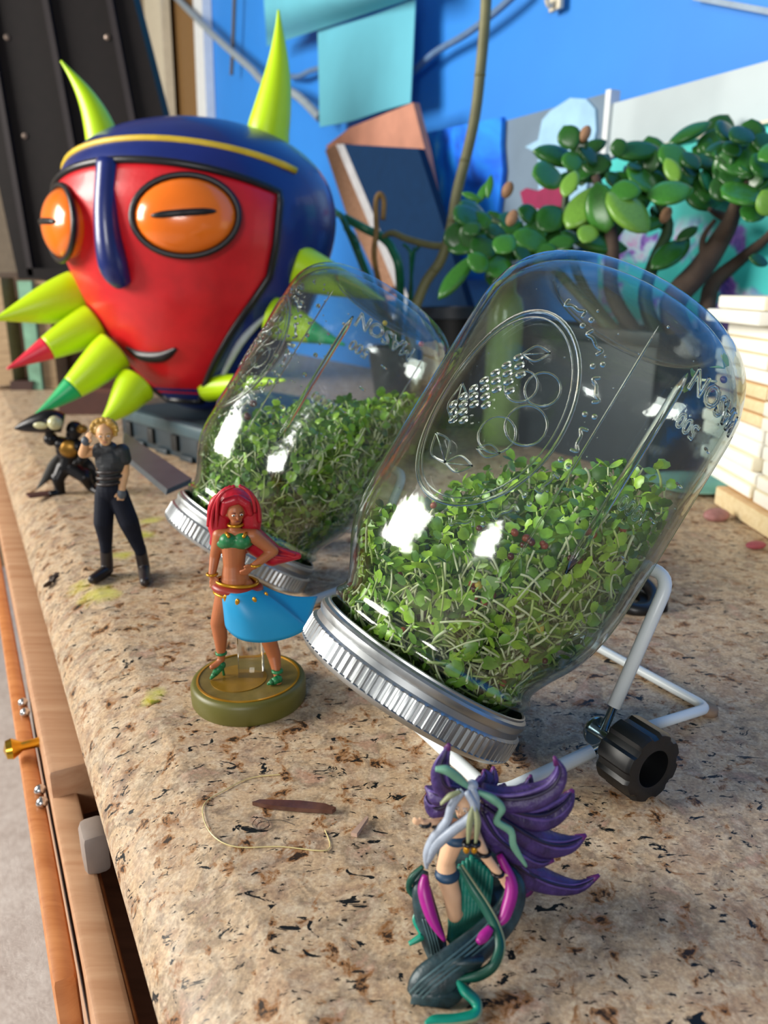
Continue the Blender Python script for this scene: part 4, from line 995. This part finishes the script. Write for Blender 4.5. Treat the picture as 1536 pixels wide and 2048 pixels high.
TOP = [ell(q(456, 1081, -.0032), ((.0038, 0, 0), (0, .0034, 0), (0, 0, .0034))), ell(q(484, 1082, -.0032), ((.0038, 0, 0), (0, .0034, 0), (0, 0, .0034))), ell(q(469, 1084, .0), ((.0082, 0, 0), (0, .0055, 0), (0, 0, .0036)))]
part(dn_, 'top', body_mesh('top', TOP, 3.2e-4, M_green, wloc(dn_), 3), M_green, label='plain green top')
part(dn_, 'strap', tube([q(452, 1066, -.0035), q(458, 1074, -.0065)], .0007, 6), M_gold, True); part(dn_, 'strap', tube([q(492, 1066, -.0035), q(487, 1074, -.0065)], .0007, 6), M_gold, True)
part(dn_, 'necklace', tube([q(471, 1049, 0) + V((.0030 * math.cos(a * math.pi / 12), .0030 * math.sin(a * math.pi / 12), 0)) for a in range(24)], .0007, 6, True), M_gold, True)
wc = q(474, 1166, 0)
def ringpts(c, a, b, t=0): return [c + V((a * math.cos(k * math.pi / 16), b * math.sin(k * math.pi / 16), t * math.cos(k * math.pi / 16))) for k in range(32)]
part(dn_, 'belt', tube(ringpts(wc + V((0, 0, -.0018)), .0088, .0064, -.0008), .0026, 10, True, .8), pbr('red_belt', '8c2a20', .4), True, label='red belt')
part(dn_, 'belt_edge', tube(ringpts(wc + V((0, 0, .0008)), .0089, .0066, -.0008), .0008, 6, True), M_gold, True); part(dn_, 'belt_edge', tube(ringpts(wc + V((0, 0, -.0042)), .0100, .0076, -.0008), .0007, 6, True), M_gold, True)
hem = [(452, 1232, .002), (456, 1256, -.006), (480, 1276, -.010), (510, 1283, -.012), (545, 1282, -.011), (585, 1272, -.008), (612, 1256, -.003), (622, 1228, .004), (634, 1194, .012)]
wst = [(442, 1172, .002), (448, 1180, -.005), (458, 1185, -.0075), (474, 1188, -.0085), (490, 1186, -.0075), (504, 1181, -.005), (513, 1176, -.001), (516, 1173, .002), (517, 1170, .004)]
hs, ws = spline(hem, 5), spline(wst, 5)
def skirt(u, v):
    i = v * (len(hs) - 1); k = min(int(i), len(hs) - 2); t = i - k
    h = V(hs[k]).lerp(V(hs[k + 1]), t); w_ = V(ws[k]).lerp(V(ws[k + 1]), t)
    p = w_.lerp(h, u); b = math.sin(math.pi * u) * (10 if v > .75 else -3)
    return q(p.x, p.y + b, p.z - .002 * math.sin(math.pi * u))
part(dn_, 'skirt', solid(grid(skirt, 14, 40), .0008), M_skirt, True, label='turquoise wrap skirt')
for v_ in (.16, .34, .55, .74):
    c = V(skirt(.2, v_)); part(dn_, 'skirt_stud', ell(c + V((0, -.0006, 0)), ((.0011, 0, 0), (0, .0006, 0), (0, 0, .0020)), 10, 8), M_gold, True)
for (a, b, t) in (((443, 1314, 0), (443, 1328, -.001), (421, 1338, -.004)), ((555, 1350, -.004), (557, 1370, -.006), (538, 1388, -.009))):
    an, hl, to = q(*a), q(*b), q(*t); an.z = max(an.z, .0125); hl.z = max(hl.z - .0006, .0122); to.z = .0116
    s_ = part(dn_, 'shoe', limb((hl, 1.9e-3), (hl.lerp(to, .6), 1.5e-3), (to, .7e-3)), M_green, True)
    part(s_, 'heel', tube([hl + V((0, .0012, 0)), V((hl.x + .0004, hl.y + .0014, .0106))], .0006, 6), M_green, True)
    part(s_, 'ankle_strap', tube(ringpts(an + V((0, 0, .002)), .0019, .0019), .0008, 6, True), M_green, True)
part(dn_, 'bracelet', tube(ringpts(q(424, 1148, -.002), .0021, .0021), .0006, 6, True), M_gold, True); part(dn_, 'bracelet', tube(ringpts(q(511, 1130, -.004), .0020, .0020), .0006, 6, True), M_gold, True)

# --- standing figurine in dark clothes
F0 = G(240, 1152); YS = F0.y; U2 = 1.04 * YS / FPX
def s(px, py, dy=0.0): 
    p = Q(px, py, YS + dy); p.z = max(p.z, .0006); return p
M_skin2 = pbr('pale_figure_skin', 'd0a074', .5, var=.06, vs=150, sss=.1); M_navy = pbr('navy_cloth', '0a0f1e', .75, spec=.25, var=.2, vs=150, bump=.2, bs=400); M_dkg = pbr('dark_grey_cloth', '1d2126', .55, var=.25, vs=120)
M_boot = pbr('dark_boot', '241c1c', .4, var=.2, vs=100); M_fair = pbr('fair_hair', 'b08a3c', .45, var=.2, vs=120, bump=.3, bs=500)
sf_ = root('standing_figurine', V((F0.x, F0.y, 0)), 'small standing figurine with short fair hair and dark navy clothes on the granite', 'figurine')
hc = s(210, 868, -.002); hr = 21 * U2
sh, f_, u_, s2 = head(hc, hr, (.25, -.95, -.1))
B = sh + [limb((s(214, 885), 2.6e-3), (s(218, 898), 3e-3)), limb((s(196, 900), 4e-3), (s(246, 905), 4e-3)),
    limb((s(197, 900), 3.6e-3), (s(166, 907, -.004), 2.9e-3), (s(172, 884, -.011), 2.2e-3)), limb((s(247, 906), 3.7e-3), (s(249, 946, .001), 2.9e-3), (s(243, 982, -.004), 2.2e-3)),
    ell(s(222, 925), ((.0085, 0, 0), (0, .006, 0), (0, 0, .010)))]
B += hand(s(172, 884, -.011), s(180, 866, -.012), (1, -.4, 0), 8e-4) + hand(s(243, 982, -.004), s(240, 1006, -.006), (-1, -.4, 0), 8e-4)
part(sf_, 'body', body_mesh('body', B, 4e-4, M_skin2, wloc(sf_), 5), M_skin2)
face_bits(sf_, hc, hr, f_, u_, s2, pbr('figure_lip', 'a06a58', .4), M_fair)
T = [limb((s(204, 903), 4.8e-3), (s(240, 907), 4.8e-3)), ell(s(222, 922), ((.0098, 0, 0), (0, .0072, 0), (0, 0, .010))), limb((s(222, 930), 7.6e-3), (s(221, 962), 6.4e-3)), limb((s(244, 902), 4.6e-3), (s(249, 918), 4.2e-3)), limb((s(212, 890), 3.6e-3), (s(222, 897), 4.2e-3)), limb((s(199, 900), 4.5e-3), (s(193, 903, -.001), 4e-3))]
part(sf_, 'vest', body_mesh('vest', T, 4e-4, M_dkg, wloc(sf_), 4), M_dkg, label='dark grey sleeveless vest')
for y in (940, 952, 964): part(sf_, 'belt', tube(ringpts(s(221, y, 0), .0078, .0070, .0006), .0011, 6, True), M_boot, True)
P = [ell(s(222, 980), ((.0092, 0, 0), (0, .0075, 0), (0, 0, .0085))), limb((s(210, 990), 6.2e-3), (s(207, 1045, -.002), 6e-3), (s(211, 1078), 4.4e-3), (s(212, 1098), 3.6e-3)), limb((s(236, 990), 6.4e-3), (s(258, 1045, -.002), 6.2e-3), (s(272, 1080), 4.6e-3), (s(281, 1102), 3.6e-3))]
part(sf_, 'trousers', body_mesh('trousers', P, 4e-4, M_navy, wloc(sf_), 5), M_navy, label='navy trousers')
for (a, b, c) in (((212, 1092, .001), (214, 1134, .001), (184, 1143, -.014)), ((280, 1096, .001), (289, 1148, .002), (290, 1166, -.018))):
    an, hl, to = s(*a), s(*b), s(*c); hl.z = .0040; to.z = .0032
    part(sf_, 'boot', body_mesh('boot', [limb((an, 3.8e-3), (hl + V((0, 0, .001)), 3.9e-3)), limb((hl, 3.9e-3), (to, 3.1e-3))], 4e-4, M_boot, wloc(sf_), 3), M_boot)
Hh = [ell(s(208, 858, .001), ((.0076, 0, 0), (0, .0070, 0), (0, 0, .0066)))] + [limb((s(208 + 20 * math.cos(a), 856 - 14 * math.sin(a), -.003 * math.sin(a * 2)), 2.6e-3), (s(208 + 26 * math.cos(a), 856 - 20 * math.sin(a) + 5, -.004), 1.2e-3)) for a in [k * .42 for k in range(-1, 9)]]
part(sf_, 'hair', body_mesh('hair', Hh, 4e-4, M_fair, wloc(sf_), 3), M_fair, label='short fair hair')
part(sf_, 'glove', ell(s(243, 988, -.004), ((.0028, 0, 0), (0, .0028, 0), (0, 0, .0040))), pbr('grey_glove', '4a5058', .5), True); part(sf_, 'glove', ell(s(172, 882, -.011), ((.0028, 0, 0), (0, .0028, 0), (0, 0, .003))), pbr('grey_glove', '4a5058', .5), True)

# --- dark armoured figurine with a raised horn
A0 = G(135, 986); YA = A0.y
def a_(px, py, dy=0.0):
    p = Q(px, py, YA + dy); p.z = max(p.z, .0006); return p
M_arm = pbr('black_armour', '1c1b1d', .3, .5, var=.4, vs=120); M_brass = pbr('old_brass', '8a6424', .35, .7, var=.3, vs=120); M_cape = pbr('dark_cape', '24221f', .6, var=.2)
af = root('armoured_figurine', V((A0.x, A0.y, 0)), 'small dark armoured figurine holding up a long horn behind the standing figurine', 'figurine')
hc = a_(150, 862); hr = .0085
sh, f_, u_, s3 = head(hc, hr, (-.5, -.85, 0))
B = sh + [limb((a_(146, 872), 4e-3), (a_(140, 882), 5e-3)), ell(a_(138, 900), ((.0115, 0, 0), (0, .008, 0), (0, 0, .012))), limb((a_(138, 912), 7e-3), (a_(134, 935), 7.5e-3)),
    limb((a_(124, 884), 5e-3), (a_(104, 880, -.004), 4e-3), (a_(96, 862, -.006), 3.2e-3)), limb((a_(156, 890), 5e-3), (a_(172, 905, -.004), 4e-3), (a_(160, 922, -.009), 3.2e-3)),
    limb((a_(128, 935), 7e-3), (a_(116, 958, -.004), 5.5e-3), (a_(122, 984, -.001), 4e-3), (a_(104, 988, -.008), 3e-3)), limb((a_(142, 935), 7e-3), (a_(170, 955, -.006), 5.5e-3), (a_(182, 975), 4e-3), (a_(196, 984, -.006), 3e-3))]
B += hand(a_(96, 862, -.006), a_(88, 850, -.008), (-1, 0, .4), 1.1e-3) + hand(a_(160, 922, -.009), a_(148, 930, -.012), (0, 0, 1), 1.1e-3)
part(af, 'body', body_mesh('body', B, 6e-4, M_arm, wloc(af), 4), M_arm)
part(af, 'chest_plate', ell(a_(138, 898, -.006), ((.009, 0, 0), (0, .004, 0), (0, 0, .008))), M_brass, True); part(af, 'face_guard', ell(a_(164, 858, -.005), ((.005, 0, 0), (0, .004, 0), (0, 0, .004))), M_brass, True)
hn = part(af, 'horn', stube([(a_(126, 846, -.004), .0085), (a_(104, 842, -.006), .0105), (a_(80, 846, -.008), .009), (a_(52, 852, -.010), .0055), (a_(29, 857, -.012), .001)], 14, 5), M_arm, True, label='long dark horn')
part(hn, 'bead', sph(a_(110, 846, -.0155), .0062), pbr('pearl_bead', 'b8b488', .25, var=.15), True); part(hn, 'bead', ell(a_(82, 850, -.0150), ((.007, 0, 0), (0, .003, 0), (0, 0, .0035))), pbr('pearl_bead', 'b8b488', .25, var=.15), True)
part(af, 'cape', ribbon([tuple(a_(118, 905, .006)), tuple(a_(98, 925, .007)), tuple(a_(84, 955, .006)), tuple(a_(70, 985, .004))], [tuple(a_(132, 905, .008)), tuple(a_(122, 930, .010)), tuple(a_(112, 950, .010)), tuple(a_(96, 962, .008))], .0016), M_cape, True)
part(af, 'cape', ribbon([tuple(a_(150, 900, .008)), tuple(a_(172, 912, .009)), tuple(a_(190, 932, .008)), tuple(a_(200, 968, .006))], [tuple(a_(148, 912, .008)), tuple(a_(162, 930, .009)), tuple(a_(172, 945, .008)), tuple(a_(182, 972, .006))], .0016), M_cape, True)
for (x, y) in ((102, 878), (123, 888), (156, 893), (116, 955), (170, 950)): part(af, 'armour_plate', sph(a_(x, y, -.003), .0062, 12, 8), M_arm, True)
part(af, 'ground_strip', prism([G(52, 990, .0003), G(108, 984, .0003), G(112, 990, .0003), G(60, 997, .0003)], (0, 0, .002)), pbr('dark_red_strip', '4a2624', .5), 40)

# --- purple haired figurine rising from a dark shell of leaves
YN = .178
def n3(px, py): return 780 + px * .29297, 1460 + py * .29297
def k(x, y, dy=0.0, zmin=.0008):
    px, py = n3(x, y); p = Q(px, py, YN + dy)
    return p if p.z >= zmin else G(px, py, zmin)
def kt(pts, n=8, kk=5, flat=1.0): return stube([(k(x, y, dy), r) for x, y, dy, r in pts], n, kk, flat, up=(0, -.7, .7))
M_pur = pbr('purple_hair', '3a2860', .4, var=.4, vs=260, bump=.9, bs=500, bd=.0006); M_purt = pbr('magenta_hair_tip', '5f1f62', .4, var=.2, vs=220, bump=.4, bs=500)
M_mint = pbr('mint_band', '6fa48c', .5, var=.15, vs=150); M_silver = pbr('silver_hair', '9aa4b4', .45, var=.15, vs=250, bump=.4, bs=600); M_peach = pbr('peach_skin', 'e0b490', .5, var=.05, vs=200, sss=.1)
M_teal = pbr('teal_pleats', '0c7a68', .5, var=.2, vs=200, bump=.5, bs=500); M_slate = pbr('slate_green_shell', '22383e', .4, var=.5, vs=260, bump=.5, bs=700, bd=.0004); M_mag = pbr('magenta_inlay', '9a1480', .4, var=.15, vs=150); M_dgr = pbr('dark_green_ribbon', '0c4a3c', .4, var=.2, vs=150)
M_beige = pbr('beige_tie', '8e9470', .5); M_bluec = pbr('dark_blue_cloth', '20405e', .5)
gN = G(955, 1890)
nf = root('purple_haired_figurine', V((gN.x, gN.y, 0)), 'tiny figurine with spiky purple hair rising from dark teal leaves before the jars', 'figurine')
hc = k(505, 515, -.002); hr = 86 * .000039
sh, f_, u_, s4 = head(hc, hr, (-.35, -.86, .15))
B = sh + [limb((k(510, 590), 1.1e-3), (k(500, 640), 1.3e-3)), limb((k(400, 640), 1.9e-3), (k(570, 700), 1.9e-3)), ell(k(450, 720, -.0005), ((.0034, 0, 0), (0, .0026, 0), (0, 0, .0045))),
    limb((k(430, 760), 2.9e-3), (k(385, 890), 2.4e-3), (k(385, 980), 3.1e-3)), limb((k(385, 985), 3e-3), (k(425, 1130, -.0015), 2.6e-3), (k(440, 1260, -.002), 2.1e-3)), limb((k(440, 1260, -.002), 2.1e-3), (k(530, 1180, .003), 1.6e-3)),
    limb((k(400, 640), 1.8e-3), (k(290, 640, -.003), 1.3e-3), (k(225, 640, -.004), 1e-3)), limb((k(570, 700), 1.8e-3), (k(650, 860, -.003), 1.4e-3), (k(745, 985, -.0045), 1.1e-3))]
B += hand(k(225, 640, -.004), k(160, 618, -.0045), (0, 0, 1), 4e-4) + hand(k(745, 985, -.0045), k(820, 1075, -.0055), (.8, 0, .8), 4.5e-4)
part(nf, 'body', body_mesh('body', B, 2e-4, M_peach, wloc(nf), 4), M_peach)
face_bits(nf, hc, hr, f_, u_, s4, pbr('figure_lip2', 'b07868', .4), M_silver)
Bo = [ell(k(455, 740, -.0012), ((.0036, 0, 0), (0, .0030, 0), (0, 0, .0018))), ell(k(390, 985, -.0008), ((.0036, 0, 0), (0, .0032, 0), (0, 0, .0020)))]
for b_, nm in zip(Bo, ('bodice', 'wrap')): part(nf, nm, b_, M_bluec, True, label='dark blue cloth')
for (x, y, dy, rr) in ((240, 640, -.004, .0013), (315, 640, -.003, .0015), (735, 975, -.0045, .0015), (640, 835, -.003, .0017)):
    part(nf, 'cuff', tube(ringpts(k(x, y, dy), rr, rr), .0005, 6, True), M_mblk, True)
# shell of leaves
part(nf, 'shell', body_mesh('shell', [ell(V((.0285, .194, .0150)), ((.0125, 0, 0), (0, .0120, 0), (0, 0, .0145))), ell(V((.0285, .190, .0078)), ((.0105, 0, 0), (0, .013, 0), (0, 0, .0072)))], 4e-4, M_slate, wloc(nf), 4), M_slate)
for i in range(11):
    x = 400 + i * 26; part(nf, 'pleat', kt([(x + 30, 860 + abs(i - 5) * 20, .0035, .0008), (x + 10, 1100, .001, .0013), (x - 6 + (5 - i) * 6, 1300, -.002, .0012), (440 + (i - 5) * 8, 1500 - abs(i - 5) * 12, -.006, .0007)], 8, 4), M_teal, True)
part(nf, 'leaf', kt([(240, 960, .002, .0010), (215, 1080, -.001, .0028), (255, 1290, -.004, .0036), (310, 1480, -.007, .0034), (330, 1600, -.009, .0022)], 10, 5, .7), M_slate, True)
part(nf, 'leaf_inlay', kt([(240, 990, -.0025, .0008), (235, 1100, -.0045, .0019), (290, 1290, -.0080, .0016), (375, 1440, -.0110, .0005)], 8, 5), M_mag, True)
part(nf, 'leaf', kt([(760, 900, .002, .0014), (850, 1060, -.002, .0030), (800, 1250, -.006, .0038), (640, 1430, -.011, .0042), (450, 1590, -.017, .0046), (260, 1740, -.02, .0050), (170, 1830, -.02, .0030)], 12, 5, .45), M_slate, True)
part(nf, 'leaf_inlay', kt([(745, 850, -.001, .0010), (830, 1060, -.0056, .0018), (790, 1250, -.0100, .0017), (740, 1320, -.0118, .0010)], 8, 5), M_mag, True); part(nf, 'leaf_inlay', kt([(690, 1350, -.0135, .0010), (640, 1410, -.0150, .0015), (600, 1450, -.0165, .0008)], 8, 4), M_mag, True)
M_ridge2 = pbr('teal_grey_ridge', '47646a', .4, var=.3, vs=260)
LEAFP = [(760, 900, .002, .0014), (850, 1060, -.002, .0030), (800, 1250, -.006, .0038), (640, 1430, -.011, .0042), (450, 1590, -.017, .0046), (260, 1740, -.02, .0050), (170, 1830, -.02, .0030)]
for g_ in (-.6, -.25, .1, .45):
    part(nf, 'leaf_vein', kt([(x + g_ * 60, y + g_ * 60, dy - r * .75, .00028) for x, y, dy, r in LEAFP[2:]], 6, 5), M_ridge2, True)
    part(nf, 'leaf_vein', kt([(x + g_ * 55, y, dy - r * .62, .00024) for x, y, dy, r in ((255, 1290, -.004, .0036), (310, 1480, -.007, .0034), (330, 1600, -.009, .0022))], 6, 5), M_ridge2, True)
part(nf, 'tail_leaf', ribbon([tuple(k(430, 1580, -.02, .0062)), tuple(k(270, 1690, 0, .0050)), tuple(k(165, 1790, 0, .0040)), tuple(k(140, 1850, 0, .0008))], [tuple(k(640, 1560, -.02, .0035)), tuple(k(560, 1700, 0, .0030)), tuple(k(490, 1820, 0, .0020)), tuple(k(400, 1885, 0, .0008))], .0016), M_slate, True)
def rib2(pts, w, mat=M_dgr, nm='ribbon', edge=None):
    L_, R_ = [], []
    for i, (x, y, dy, zz) in enumerate(pts):
        p0, p1 = pts[max(i - 1, 0)], pts[min(i + 1, len(pts) - 1)]
        t = V((p1[0] - p0[0], p1[1] - p0[1])).normalized(); e = .5 * w * (.35 if i in (0, len(pts) - 1) else 1)
        L_.append(tuple(k(x - t.y * -e, y + t.x * -e, dy, zz))); R_.append(tuple(k(x + t.y * -e, y - t.x * -e, dy, zz)))
    o = part(nf, nm, ribbon(L_, R_, .0012), mat, True)
    if edge: part(o, 'ribbon_edge', tube(spline(L_, 5), .0005, 6), edge, True)
M_rib2 = pbr('bright_teal_ribbon', '0e8a72', .4, var=.2, vs=150)
rib2([(480, 930, -.004, .001), (560, 1080, -.006, .001), (640, 1200, -.009, .001), (715, 1340, -.013, .001), (748, 1480, -.017, .002), (700, 1610, -.02, .0035), (590, 1680, -.02, .0035), (470, 1700, -.02, .0045)], 58, M_dgr, 'ribbon', M_beige)
rib2([(450, 1700, -.02, .0045), (510, 1780, 0, .004), (585, 1860, 0, .002), (580, 1940, 0, .0012), (450, 1975, 0, .0012), (300, 1985, 0, .0012), (240, 2010, 0, .0012)], 60, M_rib2, 'ribbon', M_beige)
rib2([(225, 930, 0, .001), (150, 1010, -.001, .001), (130, 1080, -.001, .001), (180, 1160, -.002, .001)], 40); rib2([(195, 1210, -.002, .001), (170, 1290, -.004, .001), (215, 1380, -.006, .001), (215, 1410, -.007, .001), (130, 1460, -.008, .001)], 36, M_rib2)
M_lilac = pbr('lilac_ridge', '564284', .4, var=.3, vs=260); M_deep = pbr('deep_purple_groove', '1f1638', .5)
# hair
SP = [([(620, 410, .003, .0022), (780, 470, .003, .0034), (960, 460, .002, .0036), (1110, 390, .002, .0029), (1165, 280, .002, .0019), (1120, 180, .002, .0004)]), ([(640, 470, .005, .0024), (860, 560, .006, .0040), (1050, 580, .007, .0042), (1190, 500, .008, .0028), (1250, 405, .009, .0005)]),
      ([(640, 520, .004, .0026), (850, 660, .005, .0042), (1050, 770, .006, .0040), (1220, 780, .007, .0026), (1340, 715, .008, .0005)]), ([(630, 560, .003, .0026), (720, 720, .003, .0038), (860, 830, .003, .0034), (1000, 900, .004, .0020), (1120, 890, .005, .0005)]),
      ([(760, 800, .005, .0024), (900, 950, .006, .0040), (1080, 1040, .007, .0034), (1280, 1070, .008, .0020), (1430, 990, .009, .0005)]), ([(760, 760, .007, .0026), (880, 1000, .008, .0040), (950, 1110, .008, .0020)]),
      ([(610, 390, .006, .0022), (660, 330, .008, .0022), (640, 270, .009, .0004)]), ([(640, 400, .007, .0020), (700, 340, .009, .0018), (706, 250, .010, .0004)]), ([(760, 420, .008, .002), (775, 390, .010, .0014), (780, 362, .011, .0003)]), ([(860, 440, .008, .0022), (940, 390, .009, .0018), (962, 305, .010, .0004)]),
      ([(500, 410, .004, .0024), (380, 380, .004, .0036), (345, 270, .004, .0032), (375, 170, .004, .0018), (405, 92, .004, .0004)]), ([(430, 460, .005, .0022), (320, 440, .006, .0030), (275, 410, .007, .0016), (240, 385, .008, .0004)]), ([(420, 500, .006, .0026), (320, 540, .007, .0030), (260, 480, .008, .0014), (250, 440, .009, .0004)])]
for pts in SP:
    a = part(nf, 'hair_lock', kt(pts, 12, 5, .62), M_pur, True)
    for g_, m_ in ((.45, M_lilac), (-.45, M_lilac), (0, M_deep)):
        part(a, 'lock_ridge', kt([(x + g_ * r / .000039, y + g_ * .6 * r / .000039, dy - r * .60 * (1 - .35 * abs(g_)), max(r * .15, .00015)) for x, y, dy, r in pts[:-1]] + [pts[-1][:3] + (.0001,)], 6, 5), m_, True)
    q_ = [(pts[-2][0] * .5 + pts[-1][0] * .5, pts[-2][1] * .5 + pts[-1][1] * .5, pts[-1][2], pts[-2][3] * .62), pts[-1]]
    part(a, 'lock_tip', kt([(x, y, dy - .0002, r * 1.03) for x, y, dy, r in q_], 10, 3, .62), M_purt, True)
part(nf, 'hair_cap', ell(k(520, 450, .0035), ((.0042, 0, 0), (0, .0035, 0), (0, 0, .0034))), M_pur, True)
for pts in ([(500, 415, -.003, .0010), (420, 520, -.0045, .0011), (390, 620, -.005, .0012), (300, 740, -.005, .0014), (255, 850, -.005, .0013), (250, 945, -.005, .0004)], [(520, 420, -.004, .0010), (575, 520, -.0055, .0011), (540, 600, -.006, .0013), (420, 690, -.006, .0015), (310, 790, -.0058, .0015), (260, 900, -.0055, .0008)], [(560, 400, -.003, .0011), (585, 470, -.004, .0012), (580, 560, -.005, .0011), (560, 640, -.005, .0006)], [(480, 420, -.003, .0010), (440, 470, -.004, .0010), (430, 560, -.0045, .0006)]):
    part(nf, 'silver_strand', kt(pts, 8, 5), M_silver, True)
part(nf, 'hair_knot', sph(k(562, 378, -.002), .0016), M_silver, True)
rib2([(545, 395, -.002, .001), (470, 330, -.003, .001), (390, 275, -.004, .001), (310, 265, -.004, .001)], 52, M_mint, 'hair_band'); rib2([(600, 420, -.003, .001), (700, 470, -.004, .001), (765, 535, -.0045, .001), (728, 620, -.0045, .001), (825, 690, -.005, .001), (845, 790, -.005, .001), (930, 925, -.005, .001)], 46, M_mint, 'hair_band'); rib2([(480, 420, -.004, .001), (410, 450, -.005, .001), (345, 505, -.005, .001)], 26, M_beige, 'hair_tie')
for x in (530, 582):
    rib2([(572, 500, -.0055, .001), (x + 15, 620, -.007, .001), (x, 770, -.0075, .001)], 44, M_beige, 'hair_tie'); part(nf, 'tie_bead', ell(k(x - 8, 815, -.0078), ((.0009, 0, 0), (0, .0009, 0), (0, 0, .0013))), M_gold, True); part(nf, 'tie_ring', tube(ringpts(k(x, 775, -.0075), .0010, .0010), .0006, 6, True), M_mblk, True)
